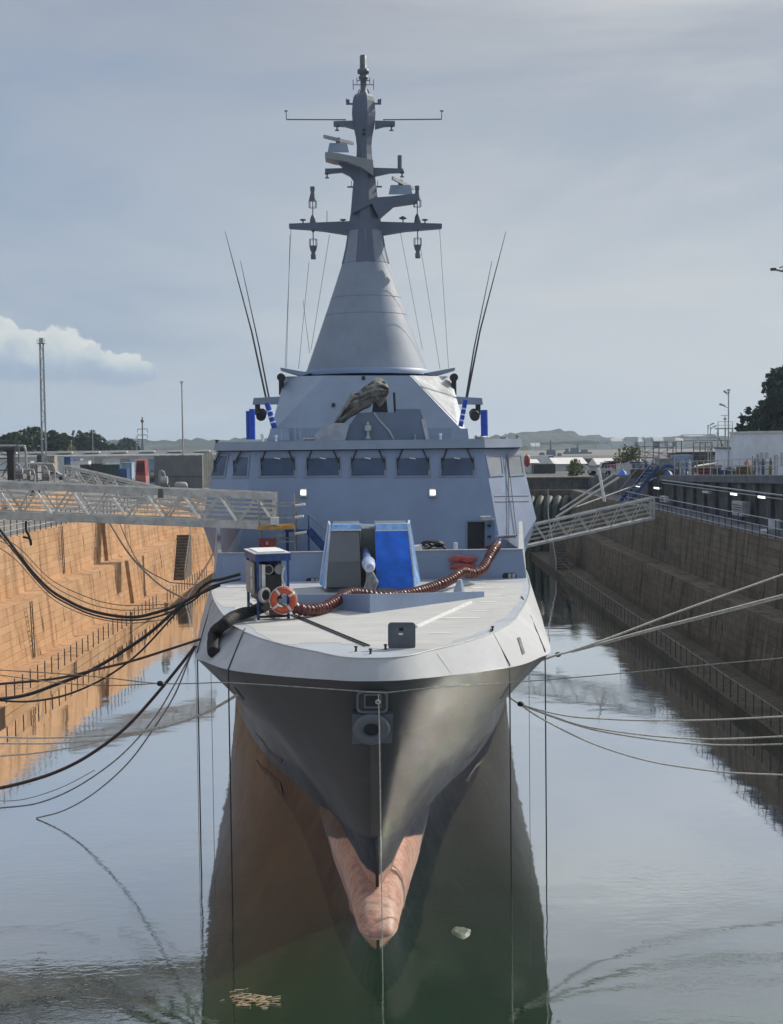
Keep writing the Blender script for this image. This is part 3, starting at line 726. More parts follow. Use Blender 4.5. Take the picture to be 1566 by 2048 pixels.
# ---- mast house
def hp(px, py, Y): return P(px, py, Y)
A = [hp(552, 856, 62.3), hp(920, 856, 62.3)]; Bq = [hp(650, 751, 64.0), hp(820, 751, 64.0)]; Cq = [hp(570, 753, 67.2), hp(901, 753, 67.2)]; Aq = [hp(543, 858, 62.9), hp(929, 858, 62.9)]
zr = 12.67
for k_ in (0, 1):       # keep the corner facets flat
    n_ = (Bq[k_]-A[k_]).cross(Cq[k_]-A[k_]); Aq[k_].y -= (Aq[k_]-A[k_]).dot(n_)/n_.y
def dn(v, dx=0, dy=-.1): return Vector((v.x+dx, v.y+dy, zr))
ring0 = [dn(Aq[0], -.25, 7.5), dn(Aq[0], -.22), dn(A[0], -.15), dn(A[1], .15), dn(Aq[1], .22), dn(Aq[1], .25, 7.5)]
ring1 = [Aq[0]+Vector((-.02, 7.5, 0)), Aq[0], A[0], A[1], Aq[1], Aq[1]+Vector((.02, 7.5, 0))]
ring2 = [Cq[0]+Vector((0, 4.5, 0)), Cq[0], Bq[0], Bq[1], Cq[1], Cq[1]+Vector((0, 4.5, 0))]
house = MB().loft([ring0, ring1, ring2]).build('mast_house', houseM, ship)
glareM = M('painted_glare_panel', (.52, .54, .55), .22, var=.2, scale=1.2, spec=.8, bump=.25, bscale=3)
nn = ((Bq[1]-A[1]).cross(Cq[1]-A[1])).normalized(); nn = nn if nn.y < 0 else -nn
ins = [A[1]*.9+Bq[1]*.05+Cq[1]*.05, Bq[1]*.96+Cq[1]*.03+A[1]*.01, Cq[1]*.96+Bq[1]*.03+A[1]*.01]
MB().loft([[v-nn*.01 for v in ins], [v+nn*.02 for v in ins]]).build('glare_panel', glareM, house)  # paler glossy plate; puts the sun's glare on this facet into its colour
# flat arms on top corners, camera housings, sensor brackets
for s in (-1, 1):
    ox = lambda px: px if s < 0 else 1471-px
    a, c = hp(ox(602), 752, 66.5), hp(ox(561), 740, 66.5)
    MB().hexa([a, a+Vector((0, 1.2, 0)), c+Vector((0, 1.2, 0)), c], [v+Vector((0, 0, .12)) for v in (a+Vector((s*-.5, 0, .02)), a+Vector((s*-.5, 1.2, 0)), c+Vector((0, 1.2, 0)), c)]).build('corner_arm', houseM, house)
    base = hp(ox(563), 790, 66.2); bx = MB()
    bx.tube([base, base+Vector((0, 0, .75))], .13, 10); bx.tube([base+Vector((0, -.25, .85)), base+Vector((0, .35, .85))], .2, 12); bx.build('camera_housing', blackM, house)
    q = [hp(ox(507), 796, 65.4), hp(ox(560), 793, 65.4), hp(ox(562), 812, 65.4), hp(ox(550), 808, 65.4), hp(ox(505), 809, 65.4)]
    br = MB().prism(q, (0, .7, 0)).build('side_bracket', houseM, house)
    b0 = hp(ox(515), 809, 65.6); mm = MB(); mm.cyl(b0, b0+Vector((0, 0, -.5)), .13, 10); d0 = b0+Vector((-s*.2, -.2, -.5))
    mm.tube([b0+Vector((0, 0, -.5)), d0], .12, 8); mm.tube([d0+Vector((0, -.35, -.08)), d0+Vector((0, .3, .08))], .24, 14); mm.build('search_light', blackM, br)
    for (px, py, tx, ty, kx, ky, r) in ((532, 796, 450, 463, 503, 662, .05), (538, 796, 481, 522, 519, 697, .042)):
        if s > 0: px, tx, kx = (934, 1012, 960) if ty < 500 else (932, 984, 948)
        b0, k0, t0 = hp(px, py, 65.7), hp(kx, ky, 65.7), hp(tx, ty, 65.7)
        MB().tube([b0, k0, t0], [r, r*.8, .012], 8).build('whip_antenna', M('whip_dark', (.06, .065, .07), .5), ship)
# small round hatches, bolts on the front face
pf = A[0]; nf = ((A[1]-A[0]).cross(Bq[0]-A[0])).normalized(); nf = nf if nf.y < 0 else -nf
def onf(px, py): return PP(px, py, pf, nf)
m = MB()
for px, py in ((667, 811), (727, 757), (700, 812)): m.cyl(onf(px, py), onf(px, py)+nf*.1, .09, 8)
m.build('bracket', blackM, house)
# ---- cone and mast (axis Y = 68.5)
YM = 68.5; kk = YM/2700
def zz(y): return CAMZ+(889-y)*kk+0.0
coneM = navy_paint('cone_grey', (.235, .288, .365), .55, spec=.5)
pr = [(3.06, zz(743)), (2.36, zz(666)), (1.77, zz(600)), (1.19, zz(532))]
cone = MB().lathe((X0, YM, 0), pr, 48, cap=False).build('mast_cone', coneM, ship)
MB().lathe((X0, YM, 0), [(3.1, zz(753)), (3.14, zz(744)), (3.02, zz(741.5)), (3.02, zz(740))], 48).build('cone_ring', shipM, cone)
m = MB()
for y, rr in ((532, 1.20), (600, 1.785), (634, 2.085)): m.lathe((X0, YM, 0), [(rr, zz(y)-.012), (rr, zz(y)+.012)], 48, cap=False)
m.build('cone_seam', M('seam_blue_grey', (.19, .235, .30), .5), cone)
def octo(hw, z, dx=0., dy=None):
    hy = hw if dy is None else dy; c = .32
    pts = [(1, c), (c, 1), (-c, 1), (-1, c), (-1, -c), (-c, -1), (c, -1), (1, -c)]
    return [Vector((X0+dx+x*hw, YM+y*hy, z)) for x, y in pts]
secs = [(532, 1.19), (500, 1.0), (466, .86), (430, .71), (385, .60), (347, .49), (318, .385), (300, .37), (283, .41), (262, .52), (246, .575), (236, .59), (215, .545), (206, .50), (201, .42)]
m = MB()
cr = [Vector((X0+math.cos(math.pi*2*k/16+math.pi/16)*1.195, YM+math.sin(math.pi*2*k/16+math.pi/16)*1.195, zz(533))) for k in range(16)]
m.loft([octo(h_, zz(y)) for y, h_ in secs]); mast = m.build('mast', mastM, ship)
MB().lathe((X0, YM, 0), [(1.19, zz(532)), (1.0, zz(500)), (.87, zz(468))], 32, cap=False).build('mast_collar', coneM, mast)
def pp(px, py, dy=0.): 
    # px on the mast plane, corrected for the picture's slight roll
    v = P(px, py, YM+dy); return v
def plate(pxs, y0, y1): return MB().prism([pp(x, y, y0) for x, y in pxs], (0, y1-y0, 0))
# main yards
yardM = mastM
for nm, q in (('yard', [(700, 442), (578, 447), (578, 455), (622, 458), (650, 461), (700, 469)]), ('yard', [(758, 443), (884, 447), (884, 455), (838, 459), (812, 461), (764, 469)])):
    plate(q, -.28, .28).build(nm, yardM, mast)
def esm(px):
    m = MB(); c = lambda y: pp(px, y)
    def L(prof): m.lathe((c(450).x, YM, 0), [(r, zz(y)) for y, r in prof], 14)
    L([(468, .05), (462, .13), (450, .17), (440, .13), (434, .06)])
    m.cyl((c(450).x, YM, zz(434)), (c(450).x, YM, zz(416)), .03, 6); m.cyl((c(450).x, YM, zz(468)), (c(450).x, YM, zz(484)), .03, 6)
    L([(407, .20), (398, .15), (390, .09), (386, .12), (379, .12)]); L([(495, .20), (503, .16), (509, .09), (512, .14), (521, .13)])
    for k in range(8):
        a = k*math.pi/4
        for y0, y1 in ((407, 420), (482, 495)): m.bar((c(450).x+.19*math.cos(a), YM+.19*math.sin(a), zz(y0)), (c(450).x+.19*math.cos(a), YM+.19*math.sin(a), zz(y1)), .03)
    for y in (420, 482): m.torus((c(450).x, YM, zz(y)), .19, .012, seg=16, ms=5)
    return m.build('direction_finder', M('antenna_grey', (.11, .13, .16), .5), mast)
esm(626); esm(835)
# second and third yards
plate([(711, 365), (700, 351), (684, 343), (650, 346), (650, 337), (687, 336), (672, 320), (700, 316), (726, 330), (728, 365)], -.2, .2).build('yard', yardM, mast)
plate([(742, 335), (806, 337), (808, 343), (780, 344), (748, 351)], -.22, .22).build('yard', yardM, mast)
plate([(706, 241), (667, 242), (667, 250), (690, 251), (708, 256)], -.2, .2).build('yard', yardM, mast)
plate([(750, 241), (790, 242), (790, 250), (768, 251), (750, 256)], -.2, .2).build('yard', yardM, mast)
m = MB(); m.bar(pp(573, 239), pp(692, 239.5), .05).bar(pp(573, 239), pp(572, 222), .04).bar(pp(569, 222), pp(575, 222), .06); m.build('pole_antenna', yardM, mast)
m = MB(); m.bar(pp(766, 239.5), pp(883, 238.5), .05).bar(pp(883, 239), pp(883.5, 222), .04).bar(pp(880, 222), pp(887, 222), .06); m.build('pole_antenna', yardM, mast)
MB().cyl(pp(799.5, 337), pp(799.5, 311), .11, 8).build('stick_antenna', MC['antenna_grey'], mast)
for px, py in ((674, 251), (783, 251), (654, 346), (804, 344)):
    m = MB(); c = pp(px, py); m.lathe(c, [(.05, -.2), (.03, -.1), (.12, -.06), (.12, 0)], 10).lathe(c, [(.11, -.26), (.11, -.22)], 12); m.build('signal_lamp', M('lamp_housing', (.14, .15, .16), .5), mast)
# radar platforms
plate([(650, 304), (676, 306), (746, 320), (747, 351), (722, 334), (692, 322), (668, 319), (650, 314)], -.75, .5).build('radar_platform', navy_paint('platform_grey', (.26, .28, .30), .5), mast)
plate([(705, 426), (712, 411), (749, 395), (786, 392), (829, 387), (836, 389), (836, 399), (788, 406), (757, 433), (744, 407), (718, 420)], -.8, .5).build('radar_platform', MC.get('x', mastM), mast)
def radar(b0, b1, ytop, ybase, bar0, bar1):
    lo = [pp(b0, ybase, -.55), pp(b1, ybase, -.55), pp(b1, ybase, .35), pp(b0, ybase, .35)]; i = 4
    hi = [pp(b0+i, ytop, -.4), pp(b1-i, ytop, -.4), pp(b1-i, ytop, .25), pp(b0+i, ytop, .25)]
    r_ = MB().hexa(lo, hi).build('radar', houseM, mast)
    c = pp((b0+b1)/2, ytop-2, -.1)
    MB().cyl(c+Vector((0, 0, -.2)), c+Vector((0, 0, .2)), .12, 8).build('radar_pivot', mastM, r_)
    MB().bar(pp(*bar0, -1.1), pp(*bar1, .7), .1, .16).build('radar_antenna', M('radar_bar', (.34, .35, .36), .4), r_)
radar(655, 698, 286, 305, (648, 273), (706, 287)); radar(777, 825, 370, 389, (785, 356), (826, 377))
# mast top
def LL(m, prof, dx=0.): m.lathe((X0+dx, YM, 0), [(r, zz(y)) for y, r in prof], 12); return m
top_ = LL(MB(), [(202, .33), (196, .2), (190, .15), (171, .15), (170, .23), (165, .23), (164, .17), (160, .18), (159, .29), (152, .29), (150, .19), (148, .17), (142, .17), (142, .165), (125, .165), (124, .14)]).build('top_antenna', MC['antenna_grey'], mast)
m = MB()
for s in (-1, 1):
    for dx, y0, y1, dy in ((.51, 172, 192, -.1), (.32, 166, 178, .1)):
        m.bar((X0+s*dx, YM+dy, zz(y0)), (X0+s*dx, YM+dy, zz(y1)), .035); m.bar((X0+s*.1, YM+dy, zz((y0+y1)/2)), (X0+s*dx, YM+dy, zz((y0+y1)/2)), .035)
    m.bar((X0+s*.2, YM, zz(190)), (X0+s*.32, YM, zz(202)), .05)
m.build('dipole', MC['antenna_grey'], top_)
for s in (-1, 1):
    m = MB(); m.box((X0+s*.7, YM, zz(218)), (.36, .2, .05)).box((X0+s*.78, YM, zz(213)), (.16, .16, .16)).bar((X0+s*.86, YM, zz(215)), (X0+s*.86, YM, zz(208)), .05); m.build('light_bracket', mastM, mast)
    m = MB(); m.box((X0+s*.72, YM, zz(380)), (.3, .2, .05)).bar((X0+s*.66, YM, zz(381)), (X0+s*.66, YM, zz(368)), .03); m.build('light_bracket', mastM, mast)
m = MB()
for px, r in ((606, .15), (686, .15), (850, .15)): m.lathe(pp(px, 441), [(r, 0), (r, .06)], 10).cyl(pp(px, 446), pp(px, 441), .04, 6)
m.lathe(pp(806, 446), [(.03, 0), (.03, .16), (.2, .22), (.2, .26), (.05, .34)], 12); m.bar(pp(654, 446), pp(654, 422), .03); m.build('yard_antenna', MC['antenna_grey'], mast)
m = MB()
for y in (273, 281): m.box((X0, YM-.47, zz(y)), (.14, .1, .08))
m.build('mast_lamp', blackM, mast)
# wire stays
for a, c in (((582, 457), (570, 736)), ((580, 470), (573, 736)), ((618, 524), (597, 738)), ((659, 470), (622, 700)), ((606, 600), (619, 706)), ((801, 466), (845, 700)), ((842, 500), (880, 738)), ((879, 457), (897, 736))): MB().tube([pp(*a), pp(*c)], .012, 5).build('wire_stay', M('wire', (.2, .21, .22), .5), mast)
# ---- weapon mount housing on the roof
Yd = 60.0
def rp(px, py, dy=0.): return P(px, py, Yd+dy)
def rprism(pxs, d=1.6, dy=0.): return MB().prism([rp(x, y, dy) for x, y in pxs], (0, d, 0))
tub = rprism([(690, 881), (697, 852), (716, 826), (747, 824), (790, 825), (792, 818), (840, 818), (846, 836), (858, 881)]).build('weapon_housing', navy_paint('housing_grey', (.15, .20, .285), .5), roof)
m = MB(); m.bar(rp(748, 825, -.03), rp(757, 838, -.03), .07).bar(rp(757, 838, -.03), rp(779, 862, -.03), .08).bar(rp(779, 862, -.03), rp(788, 879, -.03), .07).bar(rp(846, 838, -.03), rp(855, 879, -.03), .16)
m.build('housing_edge', steelM, tub)
m = MB(); m.hexa([rp(744, 826, .3), rp(776, 826, .3), rp(776, 826, 1.3), rp(744, 826, 1.3)], [rp(748, 790, .3), rp(772, 790, .3), rp(772, 790, 1.3), rp(748, 790, 1.3)]); m.bar(rp(790, 825, .2), rp(788, 785, .2), .1)
m.build('weapon_mount', blackM, tub)
m = MB(); c = rp(736, 856, -.2); m.box(c, (.28, .24, .24)).cyl(c+Vector((0, 0, -.12)), c+Vector((0, 0, -.42)), .06, 8).box(c+Vector((0, 0, .2)), (.12, .12, .14)).lathe(c+Vector((0, 0, -.5)), [(.1, 0), (.12, .08), (.06, .16)], 10); m.build('camera', steelM, roof)
for px, h, r, mt in ((434, .12, .1, blackM), (552, .3, .07, whiteM), (881, .3, .07, whiteM), (1012, .25, .08, whiteM), (1034, .2, .1, steelM), (952, .18, .06, blackM), (1005, .12, .16, steelM), (960, .14, .3, steelM), (525, .36, .09, whiteM), (618, .16, .32, steelM), (830, .26, .06, steelM)):
    c = P(px, 884, 59.9); c.z = 12.66
    MB().lathe(c, [(r*.7, 0), (r*.6, h*.6), (r, h*.65), (r*.8, h)], 10).build('roof_vent', mt, roof)
for x0, x1 in ((541, 577), (905, 935)):
    MB().hexa([rp(x0-5, 881, 1), rp(x1+3, 881, 1), rp(x1+3, 881, 1.8), rp(x0-5, 881, 1.8)], [rp(x0, 857, 1.2), rp(x1, 857, 1.2), rp(x1, 857, 1.8), rp(x0, 857, 1.8)]).build('roof_locker', houseM, roof)
for x in (561, 590, 600, 622):
    MB().bar(rp(x, 881, .6), rp(x-1, 857, .6), .09, .12).build('roof_post', houseM, roof)
# ---- gun
gm = navy_paint('gun_grey', (.15, .165, .18), .5)
gun = MB()
def gx(x): return X0+x
Yg = 49.2
def gblock(xa0, xb0, xa1, xb1):
    lo = [Vector((gx(xa0), Yg, 7.3)), Vector((gx(xb0), Yg, 7.3)), Vector((gx(xb0), 51.6, 7.3)), Vector((gx(xa0), 51.6, 7.3))]
    k = .45
    mid = [Vector((gx(xa0*(1-k)+xa1*k), Yg-.12, 8.25)), Vector((gx(xb0*(1-k)+xb1*k), Yg-.12, 8.25)), Vector((gx(xb0*(1-k)+xb1*k), 51.8, 8.25)), Vector((gx(xa0*(1-k)+xa1*k), 51.8, 8.25))]
    hi = [Vector((gx(xa1), 49.75, 9.5)), Vector((gx(xb1), 49.75, 9.5)), Vector((gx(xb1), 52.1, 9.55)), Vector((gx(xa1), 52.1, 9.55))]
    gun.loft([lo, mid, hi])
gblock(-1.66, -.37, -1.42, -.42); gblock(.2, 1.56, .16, 1.36)
gun.box2((gx(-.4), 50.6, 7.3), (gx(.22), 51.9, 9.35))
gun.lathe((gx(-.05), 50.5, 7.1), [(1.7, 0), (1.7, .12), (1.45, .2)], 32)
gn = gun.build('gun_shield', gm, ship)
def sidefilm(s):
    b0, b1, t0, t1 = (1.60, 1.86, 1.40, 1.5)
    q0 = [Vector((gx(s*b0-.05), Yg-.02, 7.25)), Vector((gx(s*b1-.05), 51.0, 7.25)), Vector((gx(s*t1-.05), 52, 9.58)), Vector((gx(s*t0-.05), 49.72, 9.53))]
    o = Vector((s*.05, 0, 0)); return MB().loft([q0, [v+o for v in q0]]).build('side_film', filmM, gn)
sidefilm(-1); sidefilm(1)
for s in (-1, 1):
    m = MB(); b0, b1, t0, t1 = (1.63, 1.9, 1.44, 1.53)
    a = [Vector((gx(s*b0-.05), Yg-.05, 7.25)), Vector((gx(s*t0-.05), 49.7, 9.55)), Vector((gx(s*t1-.05), 51, 9.6)), Vector((gx(s*b1-.05), 51.0, 7.3))]
    m.bar(a[0], a[1], .06).bar(a[1], a[2], .05).bar(a[2], a[3], .05).bar(a[0].lerp(a[3], .35), a[1].lerp(a[2], .35), .03); m.build('tape', filmW, gn)
m = MB(); m.hexa([(gx(-1.44), 49.66, 9.36), (gx(-.34), 49.66, 9.36), (gx(-.34), 49.8, 9.36), (gx(-1.44), 49.8, 9.36)], [(gx(-1.42), 49.75, 9.56), (gx(-.36), 49.75, 9.56), (gx(-.36), 50.2, 9.57), (gx(-1.42), 50.2, 9.57)])
m.hexa([(gx(.2), 49.66, 9.34), (gx(1.38), 49.66, 9.34), (gx(1.38), 49.8, 9.34), (gx(.2), 49.8, 9.34)], [(gx(.2), 49.75, 9.56), (gx(1.36), 49.75, 9.56), (gx(1.36), 50.2, 9.57), (gx(.2), 50.2, 9.57)])
m.build('top_film', filmM, gn)
for a, c, w_ in (((gx(-1.44), 49.64, 9.36), (gx(-.34), 49.64, 9.36), .05), ((gx(.18), 49.64, 9.33), (gx(1.38), 49.64, 9.33), .05), ((gx(-.4), 49.9, 9.52), (gx(.2), 49.9, 9.5), .09)): MB().bar(a, c, w_).build('tape', filmW, gn)
# blue cover over the right half
rg = []
for i in range(15):
    f = i/14; z = 7.22+(9.3-7.22)*f; yb = interp(z, [(7.2, Yg-.05), (8.25, Yg-.17), (9.35, 49.66)])
    row = []
    for k in range(12):
        u = k/11; x0 = .19-.03*f; x1 = 1.56-.2*f
        n_ = noise.noise(Vector((u*4, f*3, 2)))*.035
        row.append(Vector((gx(x0+(x1-x0)*u), yb-.02+n_, z)))
    rg.append(row)
m = MB(); m.loft(rg, closed=False, caps=False, smooth=True); m.loft([[v+Vector((0, .12, 0)) for v in r_] for r_ in rg], closed=False, caps=False, smooth=True)
m.build('blue_cover', blueM, gn)
MB().hexa([(gx(-.41), 49.72, 8.55), (gx(-.365), 49.3, 8.75), (gx(-.365), 50.4, 8.75), (gx(-.41), 50.4, 8.55)], [(gx(-.43), 49.8, 9.45), (gx(-.37), 49.7, 9.5), (gx(-.37), 50.4, 9.5), (gx(-.43), 50.4, 9.45)]).build('painted_lit_slot_side', steelM, gn)  # pale plate stands in for sunlight on the side of the slot
a, c = P(731, 1104, 50.4), P(739, 1135, 46.2); d = (c-a).normalized()
brl = MB().tube([a, a.lerp(c, .55), a.lerp(c, .6), c], [.16, .14, .1, .09], 14).build('gun_barrel', M('barrel_blue', (.10, .17, .42), .4, var=.2, scale=5), gn)
m = MB(); pts = [a.lerp(c, .62), a.lerp(c, .72), a.lerp(c, .85), a.lerp(c, .97), c+d*.05]
m.tube(pts, [.15, .24, .23, .2, .12], 14); m.build('muzzle_wrap', M('plastic_wrap_blue', (.42, .52, .72), .25, var=.35, scale=8, bump=.5, bscale=14), brl)
m = MB(); m.torus(c+d*.02, .13, .035, axis=d, seg=16); m.build('wrap_ring', whiteM, brl)
rg = []
for i in range(9):
    f = i/8; cc = c+Vector((.06*math.sin(f*5), .06, -.15-.95*f)); wd = .12+.1*math.sin(f*math.pi)
    rg.append([cc+Vector((wd*math.cos(t_)*(1+.3*noise.noise(Vector((t_, f*4, 0)))), .05*math.sin(t_), 0)) for t_ in [k*math.pi/4 for k in range(8)]])
MB().loft(rg, smooth=True).build('hanging_cloth', M('grey_cloth', (.30, .31, .32), .8, var=.3, scale=8), brl)
MB().cyl((gx(-.05), 49.05, 7.1), (gx(-.05), 49.05, 7.35), .3, 14).build('gun_skirt', darkM, gn)
# ---- bow fittings
Yb = 33.40
MC_hf = navy_paint('hawse_frame_grey', (.13, .14, .155), .5)
q = [P(711+dx, 1384+dy, Yb) for dx, dy in ()]
def rrect(x0, y0, x1, y1, r, Y, n=4):
    pts = []
    for cx, cy, a0 in ((x1-r, y0+r, -90), (x1-r, y1-r, 0), (x0+r, y1-r, 90), (x0+r, y0+r, 180)):
        for k in range(n+1):
            a = R(a0+90*k/n); pts.append(P(cx+r*math.cos(a), cy+r*math.sin(a), Y))
    return pts
def frame(outer, inner, th, nm, mat, par):
    m = MB(); n_ = len(outer); v = Vector((0, -th, 0))
    for k in range(n_):
        j = (k+1) % n_; m.loft([[outer[k], outer[j], inner[j], inner[k]], [outer[k]+v, outer[j]+v, inner[j]+v, inner[k]+v]])
    return m.build(nm, mat, par)
MB().prism(rrect(714, 1383, 775, 1425, 9, Yb+.01), (0, .5, 0)).build('hawse_plate', hullM, hull)
frame(rrect(713, 1382, 776, 1426, 10, Yb), rrect(717, 1386, 772, 1422, 8, Yb), .03, 'hawse_frame', MC_hf, hull)
MB().prism(rrect(729, 1389, 762, 1415, 3, Yb-.006), (0, .1, 0)).build('bow_hawse', darkM, hull)
frame(rrect(728, 1388, 763, 1416, 3, Yb), rrect(731, 1391, 760, 1413, 2, Yb), .03, 'hawse_frame', MC_hf, hull)
lo = [P(704, 1488, Yb+.04), P(784, 1486, Yb+.04), P(786, 1428, Yb), P(704, 1429, Yb)]
MB().prism(lo, (0, .9, 0)).build('anchor_plate', navy_paint('plate_grey', (.085, .095, .115), .5), hull)
c = P(743, 1458, Yb+.02); rg_ = MB().torus(c+Vector((0, -.02, 0)), .29, .13, axis=(0, 1, .25), seg=30, ms=12, sx=1.12); 
rg_.build('anchor_ring', navy_paint('ring_grey', (.10, .112, .13), .45), hull)
MB().lathe(c+Vector((0, -.03, .06)), [(.22, 0), (.22, -.02)], 20, axis=(0, 1, .2)).build('anchor_hole', darkM, hull)
# strake slots, hull slots
patch_on(SB, [(1034, 1277), (1039, 1275), (1049, 1307), (1044, 1310)], .03, 'fairlead_slot', darkM, strake)
for q in ([(468, 1374), (472, 1377), (490, 1398), (487, 1400)], [(1016, 1370), (1018, 1374), (1003, 1396), (999, 1398)], [(512, 1466), (522, 1476), (566, 1520), (561, 1527), (540, 1505)], [(976, 1466), (968, 1474), (936, 1512), (932, 1520), (950, 1506)]):
    patch_on(HB, q, .02, 'hull_opening', darkM, hull)
# rope scuppers: faint welded seams on the strake
for x0, y0, x1, y1 in ((843, 1312, 866, 1357), (874, 1305, 902, 1348)):
    a, c = cast(x0, y0+2, SB)[0], cast(x1, y1-2, SB)[0]
    if a and c: MB().bar(a, c, .02).build('weld_seam', M('seam_grey', (.25, .26, .27), .5), strake)
# upright hatch plate, posts
q = [PZ(776, 1297, 7.1), PZ(831, 1296, 7.1)]; Yh = q[0].y
pts = rrect(776, 1245, 831, 1298, 7, Yh)
hp_ = MB().prism([v+Vector((0, 0, 0)) for v in pts], (0, .06, 0)).build('hatch_cover', M('hatch_grey', (.105, .115, .135), .5, var=.15, scale=3), ship)
MB().prism(rrect(798, 1255, 807, 1262, 1, Yh-.004), (0, .02, 0)).build('hatch_mark', darkM, hp_)
MB().prism(rrect(797, 1266, 806, 1270, 2, Yh-.004), (0, .02, 0)).build('hatch_mark', whiteM, hp_)
for x, y in ((712, 1303), (741, 1308), (771, 1299), (985, 1262), (462, 1250)):
    p = PZ(x, y, 7.1); MB().lathe(p, [(.05, 0), (.03, .02), (.03, .1), (.05, .11), (.05, .14)], 8).build('deck_pin', blackM, ship)
MB().bar(PZ(833, 1253, 7.14), PZ(942, 1204, 7.14), .07).build('deck_pipe', whiteM, ship)
m = MB(); a, c = PZ(585, 1229, 7.13), PZ(735, 1291, 7.13); sd_ = (c-a).cross(Vector((0, 0, 1))).normalized()*.06
m.bar(a+sd_, c+sd_, .03).bar(a-sd_, c-sd_, .03)
for k in range(24): m.bar(a.lerp(c, k/23)+sd_, a.lerp(c, k/23)-sd_, .02)
m.build('cable_tray', iron, ship)
m = MB(); m.hexa([PZ(903, 1193, 7.1), PZ(925, 1190, 7.1), PZ(930, 1185, 7.1), PZ(912, 1187, 7.1)], [PZ(915, 1160, 7.75), PZ(921, 1160, 7.75), PZ(924, 1158, 7.75), PZ(918, 1158, 7.75)]); m.build('deck_chock', shipM, ship)
# ================================================================ things on and against the ship
yardblue = M('dock_blue_paint', (.02, .06, .21), .5, var=.25, scale=4, dirt=(.03, .03, .04), dirt_amt=.4)
cabgrey = M('cabinet_grey', (.30, .31, .31), .55, var=.15, scale=3, streak=.3)
boxwhite = M('enclosure_white', (.62, .63, .62), .5, var=.1, scale=4)
# ---- pump and ventilation unit on the foredeck
FLp = Vector((-3.35, 41.66, 7.1)); ang = R(14)
U = Vector((math.cos(ang), math.sin(ang), 0)); V = Vector((-math.sin(ang), math.cos(ang), 0)); Zv = Vector((0, 0, 1))
def lu(a, b_, c): return FLp+U*a+V*b_+Zv*c
unit = thing('ventilation_unit', lu(.5, 1.0, 0), 'blue framed ventilation unit with white lid standing on the port side of the foredeck', 'ventilation unit')
def ub(a0, a1, b0, b1, c0, c1): return MB().hexa([lu(a0, b0, c0), lu(a1, b0, c0), lu(a1, b1, c0), lu(a0, b1, c0)], [lu(a0, b0, c1), lu(a1, b0, c1), lu(a1, b1, c1), lu(a0, b1, c1)])
DW, DD, DH = 1.02, 2.0, 2.07
for a in (0, DW-.08):
    for b_ in (0, DD-.08): ub(a, a+.08, b_, b_+.08, 0, DH-.2).build('post', yardblue, unit)
for b_ in (.02, DD-.07):
    ub(0, DW, b_, b_+.05, .06, .13).build('base_rail', blackM, unit)
ub(.02, .07, 0, DD, .3, .36).build('base_rail', blackM, unit); ub(DW-.07, DW-.02, 0, DD, .3, .36).build('base_rail', blackM, unit)
ub(-.05, DW+.05, -.05, DD+.05, DH-.24, DH-.02).build('top_frame', yardblue, unit)
ub(-.07, DW+.04, -.06, DD+.05, DH-.018, DH+.01).build('roof_plate', boxwhite, unit)
lid = ub(.06, DW-.1, .1, DD-.2, DH+.012, DH+.05).build('lid', whiteM, unit)
ub(.1, DW-.1, .75, DD-.2, .55, DH-.26).build('housing', M('dark_machine', (.035, .038, .045), .5), unit)
ub(.22, DW-.3, .45, .76, .8, 1.35).build('housing', MC['dark_machine'], unit)
c_ = ub(-.1, -.055, .12, 1.5, .78, DH-.3).build('cabinet', cabgrey, unit)
for b0, b1, c0, c1 in ((.3, .42, 1.35, 1.62), (.3, .42, .95, 1.25)): ub(-.12, -.10, b0, b1, c0, c1).build('cabinet_label', whiteM, c_)
ub(.07, .14, .1, .3, .95, 1.72).build('switch_box', boxwhite, unit); ub(.16, .27, .02, .2, .95, 1.72).build('switch_box', boxwhite, unit)
for a, c, mt, d in ((.40, 1.55, darkM, 0), (.75, 1.55, cabgrey, 1)):
    q = lu(a, .6, c); o = MB().torus(q-V*.42, .14, .025, axis=V, seg=20, ms=6).cyl(q-V*.4, q+V*.2, .15, 18).build('duct_outlet', cabgrey, unit)
    MB().cyl(q-V*.43, q-V*.40, .13, 18).build('duct_opening' if not d else 'duct_cap', mt, o)
q = lu(.22, -.05, .78); fan = MB().torus(q, .2, .06, axis=U*.6-V*.8, seg=20, ms=8).cyl(q, q+V*.4, .2, 14).build('fan_housing', cabgrey, unit)
MB().cyl(q-V*.02+U*.02, q+V*.1, .15, 14).build('fan_inlet', darkM, fan)
MB().tube(smooth_path([lu(.86, .1, 1.6), lu(.8, .0, 1.3), lu(.84, -.02, 1.0), lu(.8, .05, .7)], 5), .035, 6).build('cable', boxwhite, unit)
ub(.9, .98, .02, .05, .9, 1.8).build('cover_strip', filmM, unit)
ub(.4, .8, .05, .25, .05, .3).build('red_valve', M('valve_red', (.22, .04, .04), .5), unit)
